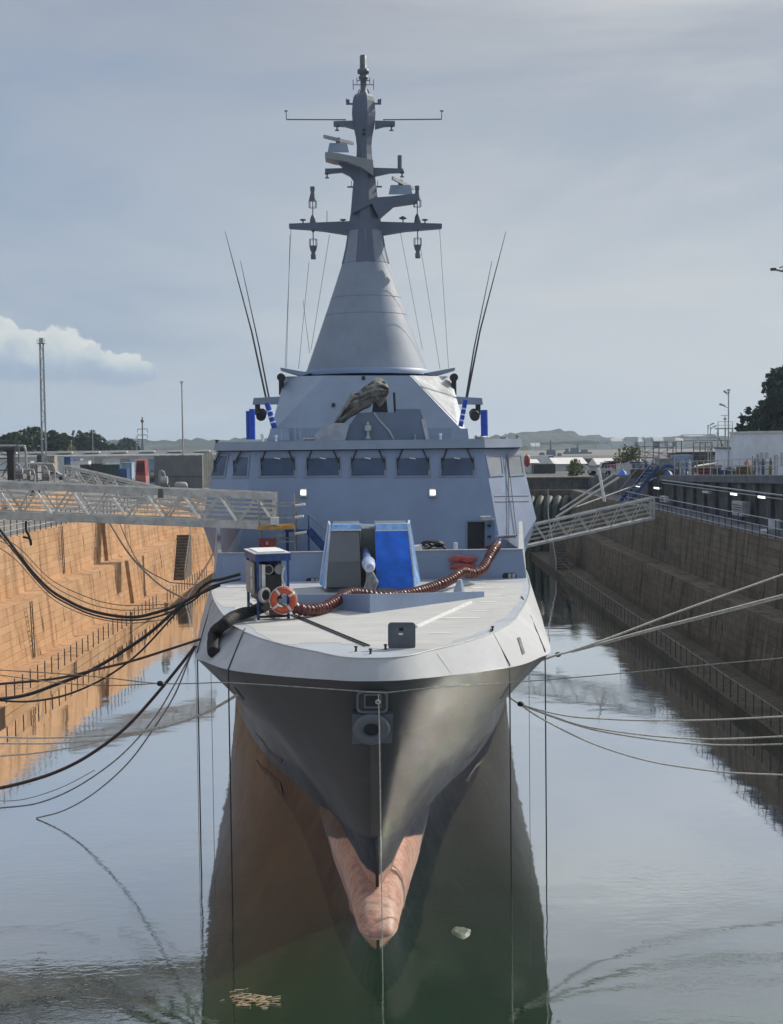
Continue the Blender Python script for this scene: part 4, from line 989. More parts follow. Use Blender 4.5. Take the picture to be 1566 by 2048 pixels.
# ---- lifebuoy hung on the unit
lb = lu(.78, -.22, .62); oran = M('lifebuoy_orange', (.50, .09, .035), .5, var=.2, scale=5, dirt=(.25, .08, .05), dirt_amt=.3)
buoy = MB().torus(lb, .31, .105, axis=V, seg=36, ms=12).build('lifebuoy', oran, None, loc=lb)
tag(buoy, 'orange lifebuoy ring hung on the front of the blue ventilation unit', 'lifebuoy')
for k in range(4):
    a = R(35+90*k); dd = U*math.cos(a)+Zv*math.sin(a); pc = lb+dd*.31; tn = -U*math.sin(a)+Zv*math.cos(a)
    m = MB(); rings = []
    for s_ in (-.035, .035):
        rings.append([pc+tn*s_+dd*(.112*math.cos(t_*math.pi/5))+V*(.112*math.sin(t_*math.pi/5)) for t_ in range(10)])
    m.loft(rings, caps=False, smooth=True); m.build('band', boxwhite, buoy)
m = MB(); m.torus(lb, .43, .014, axis=V, seg=28, ms=5); m.build('grab_line', boxwhite, buoy)
# ---- flexible hoses
def hose(name, pts, r, mat, label, n=9, cor=.0, seg=12, cat='hose'):
    p = smooth_path(pts, n)
    if cor:
        L = [0]
        for a, c in zip(p, p[1:]): L.append(L[-1]+(c-a).length)
        step = .03; q = []; s = 0; i = 0
        while s < L[-1]:
            while i < len(L)-2 and L[i+1] < s: i += 1
            q.append(p[i].lerp(p[i+1], (s-L[i])/max(1e-6, L[i+1]-L[i]))); s += step
        rs = [r*(1+cor*(1 if (k+round(2*noise.noise(Vector((k*.05, 3, 1))))) % 6 < 3 else -1)+.14*noise.noise(Vector((k*.06, 7, 2)))) for k in range(len(q))]; p = q
    else: rs = r
    return tag(MB().tube(p, rs, seg).build(name, mat), label, cat)
s1, n1_ = cast(438, 1272, SB); s2, n2_ = cast(433, 1293, SB); s3, n3_ = cast(432, 1310, SB); s4, n4_ = cast(433, 1318, SB)
hose('black_hose', [lu(.25, -.05, .45), PZ(505, 1222, 7.34), PZ(470, 1232, 7.33), PZ(450, 1247, 7.3), s1+n1_*.17, s2+n2_*.15, s3+n3_*.1], .175, M('hose_black', (.02, .02, .022), .7, var=.4, scale=5, spec=.3), 'thick black corrugated hose running from the ventilation unit over the bow edge', cor=.06)
red = M('duct_red_brown', (.10, .019, .015), .32, var=.5, scale=8, spec=.5, dirt=(.04, .012, .01), dirt_amt=.6, bump=.5, bscale=16)
dpts = [(578, 1212, 41.9), (610, 1220, 42.0), (645, 1216, 42.9), (675, 1200, 44.0), (698, 1187, 45.0), (722, 1188, 45.6), (770, 1193, 46.0), (825, 1186, 47.3), (866, 1174, 48.5), (900, 1160, 49.4), (924, 1144, 50.4), (944, 1147, 51.0), (964, 1139, 51.7), (977, 1117, 52.6), (988, 1098, 53.3), (994, 1090, 54.3), (985, 1098, 56.2), (966, 1104, 57.3)]
hose('flexible_duct', [P(*q) for q in dpts], .175, red, 'long red brown ribbed duct snaking across the foredeck into the open door', cor=.13, cat='duct')
# crumpled red covers hanging on the bulwark
def crumple(c0, c1, r, lab, seed):
    p = smooth_path([c0, c0.lerp(c1, .3)+Vector((0, -.02, .03)), c0.lerp(c1, .7)+Vector((0, 0, -.02)), c1], 6); rings = []
    d = (c1-c0).normalized()
    for i, q in enumerate(p):
        f = i/(len(p)-1); rr = r*(.55+.45*math.sin(math.pi*min(1, max(.08, f))))
        rings.append([q+Vector((0, -rr*.6*math.cos(t_), rr*math.sin(t_)))*(1+.45*noise.noise(Vector((i*.5+seed, math.cos(t_)*1.5, math.sin(t_)*1.5)))) for t_ in [k*math.pi/5 for k in range(10)]] if False else
                     [q+Vector((0, -.6*math.cos(t_), math.sin(t_)))*(rr*(1+.55*noise.noise(Vector((i*.55+seed, math.cos(t_)*1.6, math.sin(t_)*1.6))))) for t_ in [k*math.pi/5 for k in range(10)]])
    tag(MB().loft(rings, smooth=True).build('rolled_cover', M('red_plastic', (.34, .05, .04), .28, var=.3, scale=6, spec=.7)), lab, 'cover')
crumple(P(897, 1119, 53.45), P(955, 1118, 53.45), .14, 'upper crumpled red plastic roll hanging on the bulwark right of the gun', 1)
crumple(P(900, 1134, 53.42), P(952, 1133, 53.42), .15, 'lower crumpled red plastic roll hanging on the bulwark right of the gun', 9)
# ---- canvas cover over the roof weapon
canv = M('canvas_olive', (.20, .20, .185), .8, var=.3, scale=3, dirt=(.10, .10, .09), dirt_amt=.4, bump=.3, bscale=6)
up_ = smooth_path([Vector((x, y, 0)) for x, y in ((655, 862), (668, 844), (684, 818), (697, 796), (704, 786), (718, 783), (734, 767), (752, 757), (768, 760), (777, 773))], 5)
lo_ = smooth_path([Vector((x, y, 0)) for x, y in ((657, 867), (671, 858), (688, 845), (704, 834), (722, 823), (738, 813), (748, 806), (757, 813), (768, 806), (778, 788))], 5)
rows = []; back_ = []; nv = 16
for i, (a_, c_) in enumerate(zip(up_, lo_)):
    row = []; rb2 = []; f = i/(len(up_)-1)
    for j in range(nv+1):
        v = j/nv; q = a_.lerp(c_, v); fold = 1-abs(noise.noise(Vector((f*3.2+v*1.2, v*8.5-f*5, 3))))*2; fold2 = noise.noise(Vector((f*11, v*9, 8)))
        bulge = math.sin(math.pi*min(1, max(0, v*.96+.02)))**.5*min(1, .2+f*2.2)
        dy = -(.55*bulge)-.55*fold*bulge-.22*fold2*bulge
        w_ = P(q.x+2.5*fold2*bulge, q.y+3*noise.noise(Vector((f*8, v*5, 1)))*(1 if j in (0, nv) else .3), 60.5+dy); row.append(w_); rb2.append(Vector((w_.x, 60.6+.5*bulge, w_.z)))
    rows.append(row); back_.append(rb2)
rings = [r_+b_[::-1] for r_, b_ in zip(rows, back_)]
tag(MB().loft(rings, smooth=True).build('canvas_cover', canv), 'crumpled olive canvas cover thrown over the weapon above the bridge', 'cover')
# pale sheet over the left of the housing
pts2 = [(628, 872), (640, 858), (655, 853), (668, 846), (690, 846), (698, 852), (690, 881), (636, 881)]
g0 = [P(x, y, 59.85) for x, y in pts2]; g1 = [P(x, y, 60.9) for x, y in pts2]
tag(MB().loft([g0, g1]).build('pale_sheet', M('pale_sheet', (.42, .45, .49), .6, var=.15, scale=2, bump=.4, bscale=4)), 'pale grey sheet draped over the box left of the covered weapon', 'sheet')
# ---- blue wrapped tubes on the bridge roof
def btube(px0, py0, px1, py1, r, Y, lab, bands=0):
    a, c = P(px0, py0, Y), P(px1, py1, Y); o = tag(MB().cyl(a, c, r, 12).build('wrapped_tube', M('wrapped_blue', (.012, .07, .46), .35, var=.2, scale=5), loc=a), lab, 'tube', None)
    for k in range(bands):
        f = .2+.22*k; q0, q1 = a.lerp(c, f), a.lerp(c, f+.06); MB().cyl(q0, q1, r*1.06, 12).build('tape_band', filmW, o)
btube(497, 879, 496, 822, .10, 60.6, 'outer of two upright blue wrapped tubes at the left roof edge')
btube(505, 879, 504, 818, .13, 60.3, 'inner thicker upright blue wrapped tube at the left roof edge')
btube(549, 856, 534, 806, .13, 62.2, 'leaning blue tube with white tape bands under the left bracket', 3)
btube(969, 872, 968, 820, .16, 60.4, 'single upright blue wrapped tube at the right roof edge')
btube(921, 853, 931, 800, .11, 62.2, 'leaning blue tube with tape bands under the right bracket', 3)
# ---- winch and post behind the bulwark
wn = thing('winch', P(850, 1112, 55.2), 'white and grey deck winch with black hose behind the bulwark, right of the gun', 'winch')
m = MB(); c = P(840, 1100, 55.2); m.cyl(c+Vector((-.3, 0, 0)), c+Vector((.1, -.1, .05)), .2, 14); m.build('drum', whiteM, wn)
c = P(868, 1098, 55.4); MB().box((c.x, c.y, 7.7), (.9, .6, 1.1)).build('housing', cabgrey, wn)
for k, (px, py, r) in enumerate(((868, 1090, .42), (862, 1088, .36), (872, 1087, .3))): MB().torus(P(px, py, 55.1+.15*k), r, .05, axis=(.1, .35, 1), seg=24, ms=6).build('hose_coil', blackM, wn)
MB().tube(smooth_path([P(850, 1100, 54.9), P(880, 1088, 54.9), P(897, 1108, 54.9), P(900, 1118, 55.2)], 6), .05, 6).build('hose', blackM, wn)
c = P(911, 1108, 54.6); tag(MB().cyl((c.x, c.y, 7.1), P(911, 1085, 54.6), .08, 10).build('white_post', whiteM), 'short white post standing behind the bulwark left of the door', 'post')
# ---- scaffold tower at the end of the big gangway
sc = thing('scaffold', P(560, 1110, 55.3), 'small tube scaffold with plank platforms below the end of the large gangway', 'scaffold')
tub_ = M('scaffold_tube', (.30, .30, .29), .5, metal=.3, var=.25, scale=5)
for px, y0, Y in ((518, 1000, 54.9), (588, 985, 54.9), (592, 985, 56.3), (522, 1000, 56.3)):
    t0 = P(px, y0, Y); MB().cyl((t0.x, Y, 7.12), t0, .028, 8).build('standard', tub_, sc)
for x0, y0, x1, y1, Y in ((515, 1012, 588, 1012, 54.9), (545, 1006, 615, 1006, 55.6), (515, 1036, 585, 1036, 54.9), (550, 1030, 620, 1031, 56.0), (515, 1084, 590, 1083, 54.9), (518, 1092, 565, 1066, 54.9), (553, 1084, 570, 1058, 54.9), (590, 1082, 612, 1068, 55.2), (560, 1076, 590, 1076, 55.8)):
    MB().bar(P(x0, y0, Y), P(x1, y1, Y), .05).build('ledger', tub_, sc)
for x0, y0, x1, y1 in ((590, 1011, 610, 1009), (590, 1035, 607, 1032), (590, 1067, 613, 1064)):
    MB().bar(P(x0, y0, 55), P(x1, y1, 55), .5, .07).build('bracket_plank', boxwhite, sc)
yel = M('yellow_plank', (.50, .27, .05), .6, var=.25, scale=5, dirt=(.25, .15, .05), dirt_amt=.4)
for k in range(3): MB().bar(P(517, 1056-k*1.5, 54.9+k*.5), P(588, 1053-k*1.5, 54.9+k*.5), .45, .14).build('plank', yel, sc)
MB().hexa([P(541, 1050, 54.7), P(558, 1050, 54.7), P(558, 1049, 55), P(541, 1049, 55)], [P(541, 1035, 54.7), P(558, 1035, 54.7), P(558, 1034, 55), P(541, 1034, 55)]).build('sign_board', boxwhite, sc)
c = P(534, 1100, 54.6); rb = thing('red_chest', (c.x, 54.9, 7.6), 'red chest on the scaffold behind the ventilation unit', 'chest')
redp = M('red_paint', (.33, .035, .03), .45, var=.2, scale=3, dirt=(.15, .03, .03), dirt_amt=.3)
MB().box((c.x, 54.9, 8.45), (.64, .5, .42)).build('body', redp, rb); MB().box((c.x, 54.9, 8.69), (.68, .54, .05)).build('lid', redp, rb); MB().box((c.x, 54.62, 8.55), (.08, .04, .12)).build('latch', steelM, rb)
MB().box((c.x, 54.9, 7.67), (.5, .4, 1.1)).build('stand', blackM, rb)
# ---- blue access stairs against the bridge
st = thing('access_stairs', P(640, 1110, 56.2), 'steep blue access stairs with handrails left of the gun', 'stairs')
A0, A1 = P(660, 1100, 55.6), P(616, 1062, 55.6)
for dy in (0, .8):
    MB().bar(A0+Vector((.25, dy, -.5)), A1+Vector((0, dy, 0)), .05, .26).build('stringer', yardblue, st)
    MB().tube([P(660, 1068, 55.6+dy), P(617, 1030, 55.6+dy), P(600, 1031, 55.6+dy)], .035, 8).build('handrail', M('rail_blue_grey', (.18, .24, .38), .45), st)
    MB().tube([P(645, 1075, 55.6+dy), P(618, 1050, 55.6+dy)], .03, 8).build('handrail', MC['rail_blue_grey'], st)
    MB().bar(A1+Vector((0, dy, -1.2)), P(617, 1030, 55.6+dy), .05).build('post', yardblue, st)
for k in range(9):
    q = A0.lerp(A1, k/8); MB().box((q.x, q.y+.4, q.z-.1), (.24, .78, .04)).build('tread', yardblue, st)
MB().box((A1.x-.5, A1.y+.4, A1.z), (1.0, .85, .06)).build('landing', yardblue, st)
MB().box((A1.x-.9, A1.y+.8, (A1.z+7.1)/2), (.12, .1, A1.z-7.2)).build('post', yardblue, st)
# ---- gangways
alu = M('gangway_aluminium', (.50, .50, .48), .5, metal=.1, var=.18, scale=2, dirt=(.18, .17, .15), dirt_amt=.5)
alu_l = M('bare_aluminium', (.78, .78, .76), .4, metal=.1, var=.12, scale=4)
def truss(name, a, c, width, H, n, label, top=.22, bot=.3, dg=.09, rails=3, mat=alu, dmat=alu_l, back=Vector((0, 1, 0)), flip=False):
    """a, c: foot of the near side at both ends; H height"""
    t = thing(name, a, label, 'gangway'); up = Vector((0, 0, 1)); d = (c-a).normalized()
    for side in (0, 1):
        o = back*(width*side)
        MB().bar(a+o+up*(H-top/2), c+o+up*(H-top/2), .14, top).build('top_chord', mat, t)
        MB().bar(a+o+up*(bot/2), c+o+up*(bot/2), .13, bot).build('bottom_chord', mat, t)
        MB().bar(a+o-back*(.085 if side == 0 else -.085)+up*(bot*.15), c+o-back*(.085 if side == 0 else -.085)+up*(bot*.15), .05, .07).build('flange', mat, t)
        for k in range(n):
            p0, p1, pm = a.lerp(c, k/n)+o, a.lerp(c, (k+1)/n)+o, a.lerp(c, (k+.5)/n)+o
            w1, w2 = (pm, p1) if not flip else (p0, pm)
            MB().bar(w1+up*(H-top*.6), w2+up*bot*.8, dg, dg).build('diagonal', dmat if side == 0 else mat, t)
            w3, w4 = (p0, pm) if not flip else (pm, p1)
            MB().bar(w3+up*bot*.6, w4+up*(H-top*.6), dg*.75, dg*.75).build('diagonal', mat, t)
        for r in range(rails):
            z = bot+(H-top-bot)*(r+1)/(rails+1)
            off = back*(.12 if side == 0 else -.12)
            MB().bar(a+o+off+up*z, c+o+off+up*z, .035, .04).build('guard_rail', mat, t)
    m = MB(); f0 = up*(bot*.45)
    m.hexa([a+f0, c+f0, c+f0+back*width, a+f0+back*width], [v+up*.05 for v in (a+f0, c+f0, c+f0+back*width, a+f0+back*width)]); m.build('walk_deck', mat, t)
    for e in (a, c):
        for side in (0, 1): MB().bar(e+back*(width*side), e+back*(width*side)+up*H, .14, .12, up=(0, 1, 0)).build('end_post', mat, t)
    return t
g1 = P(549, 1060, 55.0); g0 = P(0, 1038, 55.0); dv = (g0-g1); L0 = g1+dv*1.62
tr_ = truss('gangway', L0, g1, 1.25, 1.52, 12, 'large aluminium truss gangway crossing from the left quay to the ship', top=.29, bot=.32, rails=4)
for f in (.62, .35): 
    q = L0.lerp(g1, f)
    MB().tube([q+Vector((0, -.1, 1.1)), q+Vector((1.6, -.1, 1.04)), q+Vector((1.72, -.1, .9)), q+Vector((1.72, -.1, .45))], .03, 6).build('hand_loop', alu, tr_)
q = L0.lerp(g1, .745); MB().hexa([q+Vector((x, y, 1.12)) for x, y in ((-.12, -.09), (.12, -.09), (.12, -.06), (-.12, -.06))], [q+Vector((x, y, 1.5)) for x, y in ((-.08, -.09), (.08, -.09), (.08, -.06), (-.08, -.06))]).build('bracket_plate', M('plate_dark', (.13, .13, .125), .6), tr_)
a2, c2 = P(128, 965, 104.6), P(330, 1012, 104.6); c2 = c2+(c2-a2)*.45
truss('gangway', a2, c2, 1.2, 1.35, 8, 'second truss gangway sloping down behind the large one at left', top=.26, bot=.28, dg=.1, rails=3, dmat=alu)
a3, c3 = P(1041, 1098, 100), P(1308, 1038, 100); a3 = a3+(a3-c3)*.28
truss('gangway', a3, c3, 1.1, 1.62, 8, 'grey lattice gangway rising from the ship to the right walkway', top=.15, bot=.16, dg=.06, rails=3, mat=M('gangway_dull', (.46, .47, .46), .6, var=.2, scale=2), dmat=MC['gangway_dull'])
# electric cable hanging under the large gangway
tag(MB().tube(smooth_path([P(52, 1042, 54.8), P(52, 1060, 54.8), P(58, 1072, 54.8), P(62, 1090, 54.8), P(60, 1078, 54.7), P(46, 1074, 54.7)], 5), .05, 6).build('hanging_cable', blackM), 'short loop of black cable hanging below the large gangway', 'cable')
# ================================================================ ropes and cables
rb_ = M('rope_black', (.015, .014, .015), .7, var=.3, scale=10)
rr1 = M('rope_dark_red', (.055, .028, .026), .7, var=.3, scale=10)
rt = M('rope_tan', (.25, .19, .13), .8, var=.3, scale=10)
rw = M('rope_pale', (.52, .49, .43), .8, var=.2, scale=10)
rg_m = M('rope_grey', (.22, .22, .21), .7, var=.3, scale=10)
def rope(pts, Y0, Y1, r, mat, label, name='mooring_rope', cat='rope', n=6, group=None):
    L = [0]
    for a, c in zip(pts, pts[1:]): L.append(L[-1]+math.hypot(c[0]-a[0], c[1]-a[1]))
    q = [P(x, y, Y0+(Y1-Y0)*l/L[-1]) for (x, y), l in zip(pts, L)]
    for v in q: v.z = max(v.z, .02)
    path = smooth_path(q, n)      # then carry the line on to where it is made fast, outside the picture
    if pts[0][0] < 0:
        path.insert(0, P(-80, 1036, 55.0) if Y0 >= 50 else Vector((-21.9+offL(Y0), Y0+2.5, 7.25)))
    if pts[-1][0] > 1566:
        path.append(Vector((25.2, Y1+2.5, 10.5)) if q[-1].z > 6.5 else Vector((22.1, Y1+2, 7.25)))
    return tag(MB().tube(path, r, 6).build(name, mat), label, cat, group)
rope([(-30, 1030), (0, 1060), (34, 1104), (67, 1146), (101, 1180), (135, 1201), (174, 1219), (225, 1231), (270, 1234), (309, 1226), (351, 1212), (388, 1192), (402, 1176), (421, 1163), (445, 1158), (482, 1148)], 50, 44, .055, rb_, 'thick black cable sagging from the left quay up to the foredeck', 'power_cable', 'cable')
rope([(-30, 1040), (0, 1070), (40, 1118), (72, 1158), (105, 1190), (140, 1210), (178, 1227), (225, 1238), (272, 1240), (312, 1234), (352, 1219), (388, 1200), (408, 1182), (430, 1170), (482, 1158)], 50.4, 44.4, .032, rb_, 'thinner black cable just under the thick sagging foredeck cable', 'power_cable', 'cable')
rope([(-30, 1398), (0, 1398), (56, 1389), (112, 1369), (169, 1347), (213, 1323), (253, 1298), (298, 1267), (337, 1233), (371, 1203), (407, 1184), (440, 1170)], 41, 45, .055, rb_, 'thick black cable curving low over the left water up to the deck edge', 'power_cable', 'cable')
rope([(-30, 1398), (0, 1401), (56, 1403), (121, 1393), (180, 1371), (230, 1343), (281, 1303), (337, 1243), (374, 1200)], 41.5, 45, .032, rb_, 'slim black cable hanging below the thick low cable at left', 'power_cable', 'cable')
rope([(-30, 1371), (0, 1368), (112, 1357), (197, 1338), (267, 1321), (337, 1299), (402, 1278)], 41, 42.5, .042, rr1, 'dark red rope running nearly straight to the ship\'s shoulder at left')
rope([(-30, 1578), (0, 1576), (55, 1563), (110, 1545), (164, 1519), (219, 1482), (261, 1446), (309, 1393), (360, 1331), (390, 1292)], 37, 41.5, .048, rr1, 'heavy dark mooring rope falling from the ship\'s shoulder to lower left')
rope([(-30, 1620), (0, 1616), (73, 1607), (146, 1578), (219, 1530), (270, 1483), (314, 1428), (347, 1373), (383, 1307), (394, 1290)], 37, 41.6, .022, rg_m, 'thin grey rope hanging just inside the heavy dark mooring rope')
rope([(73, 1640), (128, 1621), (190, 1585), (256, 1526), (310, 1453), (350, 1388), (380, 1315), (394, 1292)], 45.3, 41.6, .025, rg_m, 'thin grey rope whose end dips into the water at left')
rope([(-30, 1600), (40, 1600), (120, 1576), (190, 1540)], 40, 41, .012, rg_m, 'hair thin line at lower left beside the grey ropes')
for i, (a, lab) in enumerate((([(-30, 1473), (0, 1474), (73, 1476), (164, 1473), (256, 1466), (354, 1446), (420, 1420), (478, 1386)], 'upper pale mooring line from the ship\'s left hull opening'), ([(-30, 1488), (0, 1487), (90, 1487), (164, 1483), (226, 1477), (300, 1462), (356, 1446), (420, 1421), (479, 1387)], 'middle pale mooring line from the ship\'s left hull opening'), ([(-30, 1514), (0, 1512), (73, 1506), (164, 1491), (234, 1474), (300, 1458), (358, 1446), (420, 1422), (480, 1388)], 'lowest pale mooring line from the ship\'s left hull opening'))):
    rope(a, 40, 39.5, .028, rw, lab, group='pale mooring lines')
rope([(219, 1046), (253, 1101), (287, 1140), (326, 1174), (368, 1196), (385, 1204)], 60, 46, .04, rt, 'brown rope dropping from the gangway across the orange wall')
rope([(240, 1048), (258, 1090), (283, 1132), (330, 1160), (352, 1166), (420, 1170)], 62, 47, .025, rt, 'thin brown rope right of the thicker one on the orange wall')
rope([(372, 1200), (395, 1160), (421, 1118), (428, 1102)], 46, 53, .035, rr1, 'short taut rope leading up to the left end of the bulwark')
for i, (a, lab) in enumerate((([(-20, 1068), (34, 1092), (101, 1158), (174, 1194), (225, 1208), (270, 1211), (340, 1208)], 'uppermost thin tan line above the sagging black cables'), ([(-20, 1075), (30, 1098), (98, 1166), (170, 1204), (225, 1218), (275, 1220), (340, 1214)], 'second thin tan line just above the sagging black cables'), ([(-20, 1085), (30, 1118), (98, 1192), (160, 1226), (215, 1241), (270, 1246), (350, 1236)], 'thin tan line below the sagging black cables'))):
    rope(a, 50, 45, .018, rt, lab)
rope([(-30, 1337), (0, 1340), (100, 1346), (200, 1354), (320, 1367), (440, 1365)], 40, 38.6, .016, rt, 'thin tan line at water height ending at the ship\'s left shoulder')
rope([(-30, 1347), (0, 1350), (120, 1366), (220, 1371), (312, 1367)], 40, 39, .016, rt, 'second thin tan line carrying a small black float at left')
rope([(440, 1365), (520, 1369), (640, 1377), (740, 1384), (757, 1385), (775, 1385), (880, 1374), (1000, 1366), (1100, 1359), (1250, 1346), (1400, 1331), (1600, 1313)], 33.2, 33.2, .014, rg_m, 'thin line stretched across the front of the bow to the right quay')
def floatball(px, py, Y, lab):
    c = P(px, py, Y); tag(MB().sphere(c, .1, 12, 8, .8).build('rope_float', rb_, loc=c), lab, 'float')
floatball(320, 1367, 39, 'small black float on the thin line left of the bow'); floatball(1116, 1309, 41.5, 'small black float where the right shoulder ropes meet'); floatball(1041, 1408, 40, 'small black float where the pale right lines meet')
rope([(1085, 1320), (1116, 1309), (1143, 1302), (1235, 1270), (1372, 1218), (1600, 1137)], 41, 44, .035, rw, 'upper pale rope rising from the ship\'s shoulder to the right quay')
rope([(1143, 1303), (1235, 1277), (1304, 1258), (1420, 1228), (1600, 1181)], 41.5, 44, .035, rw, 'middle pale rope rising from the ship\'s shoulder to the right quay')
rope([(1143, 1304), (1235, 1280), (1304, 1261), (1420, 1232), (1600, 1186)], 41.5, 44, .03, rw, 'lower pale rope rising from the ship\'s shoulder to the right quay')
for a, lab in (([(1010, 1386), (1044, 1409), (1128, 1431), (1210, 1438), (1292, 1441), (1420, 1440), (1600, 1431)], 'topmost pale mooring line from the ship\'s right hull opening'), ([(1010, 1387), (1044, 1410), (1146, 1446), (1219, 1461), (1328, 1474), (1438, 1478), (1600, 1471)], 'second pale mooring line from the ship\'s right hull opening'), ([(1011, 1388), (1044, 1410), (1146, 1448), (1225, 1467), (1365, 1486), (1474, 1490), (1600, 1487)], 'third pale mooring line from the ship\'s right hull opening'), ([(1010, 1388), (1044, 1412), (1088, 1440), (1182, 1486), (1292, 1521), (1401, 1539), (1474, 1546), (1600, 1551)], 'lowest slack mooring line from the ship\'s right hull opening')):
    rope(a, 40, 40.5, .026, rw, lab, group='pale mooring lines')
# draught lines hanging from the deck edge
def hang(pts, lab, mat=rg_m, r=.016):
    tag(MB().tube(pts, r, 6).build('hanging_line', mat), lab, 'line')
def over(e, k_, lab, r=.02):
    a = PZ(e[0], e[1], 7.13); q, n = cast(k_[0], k_[1], SB); q = q+n*.03; a2 = a.lerp(q, .03)
    hang([a+Vector((0, .5, 0)), a, q, Vector((q.x, q.y-.02, 0))], lab, blackM, r)
over((487, 1262), (458, 1339), 'dark line draped over the left bow edge and hanging to the water')
over((984, 1263), (1018, 1330), 'dark line draped over the right bow edge and hanging to the water')
over((1046, 1196), (1089, 1303), 'dark line draped over the ship\'s right shoulder beside the slot')
over((423, 1204), (396, 1305), 'dark line draped over the ship\'s left shoulder near the hose')
for px, py, Y, lab in ((422, 1345, 44, 'thin line hanging beside the left shoulder of the hull'), (1058, 1345, 44, 'thin line hanging beside the right shoulder of the hull'), (391, 1300, 40.6, 'thin line hanging outermost at the ship\'s left shoulder')):
    a = P(px, py, Y); hang([a, Vector((a.x, a.y, 0))], lab, rg_m, .01)
a = P(757, 1386, 33.15); hang([P(757, 1388, 33.3), Vector((a.x+.01, a.y, 5.6)), Vector((a.x+.02, a.y, 0))], 'pale line with a knot hanging from the bow opening to the water', rw, .016)
c = P(756, 1404, 33.2); tag(MB().torus(c, .05, .02, axis=(0, 1, .3), seg=12, ms=6).build('rope_knot', rw), 'small pale rope knot in front of the bow opening', 'knot')
# cable and hoses over the right bridge facet
hang([on(1, 1018, 905, .08), on(1, 1017, 960, .06), on(1, 1018, 1040, .05), on(1, 1016, 1090, .05)], 'thin grey cable hanging down the right side of the bridge', rg_m, .02)
hang([on(1, 1014, 905, .1), on(1, 1022, 970, .08), on(1, 1029, 1030, .06), on(1, 1034, 1072, .05)], 'second grey cable slanting down the right side of the bridge', rg_m, .02)
# poles and spars leaning over the right side of the dock
for (x0, y0, Y0, x1, y1, Y1, r, mt, lab, nm) in ((1112, 1035, 110, 1238, 955, 112, .11, rw, 'long pale spar slanting up to the upper quay at right', 'spar'), (1120, 1020, 112, 1225, 950, 114, .08, alu, 'thinner grey spar parallel to the long pale one', 'spar'), (1197, 936, 110, 1209, 1003, 110, .12, alu_l, 'upright white post with a flat plate above the right gangway', 'post'), (1150, 1015, 112, 1315, 955, 118, .07, alu, 'grey pipe slanting up under the terrace coping', 'pipe')):
    tag(MB().cyl(P(x0, y0, Y0), P(x1, y1, Y1), r, 8).build(nm, mt), lab, nm)
# ---- flotsam in front of the bulb
weed = M('driftwood', (.30, .24, .15), .9, var=.4, scale=8); r2 = random.Random(5)
m = MB()
for k in range(60):
    c = PZ(505+r2.gauss(0, 26), 1998+r2.gauss(0, 7)+(r2.random() < .3)*8, .012); a = r2.uniform(-.5, .5); l = r2.uniform(.08, .32)
    m.bar(c-Vector((math.cos(a), math.sin(a), 0))*l/2, c+Vector((math.cos(a), math.sin(a), 0))*l/2+Vector((0, 0, r2.uniform(0, .03))), r2.uniform(.015, .05), .02)
tag(m.build('flotsam', weed), 'drift of dry weed and twigs floating below the bow', 'flotsam', kind='stuff')
m = MB(); c = PZ(922, 1865, .01)
pts = [c+Vector((math.cos(t_)*.24*(1+.5*noise.noise(Vector((t_*2, 1, 0)))), math.sin(t_)*.42*(1+.5*noise.noise(Vector((t_*2, 5, 0)))), 0)) for t_ in [k*math.pi/9 for k in range(18)]]
m.loft([pts, [c+(p-c)*.7+Vector((0, 0, .05+.03*noise.noise(p*9))) for p in pts]], smooth=True)
tag(m.build('floating_bag', M('old_plastic', (.13, .16, .13), .5, var=.4, scale=9)), 'crumpled pale plastic bag floating right of the bulb', 'bag')
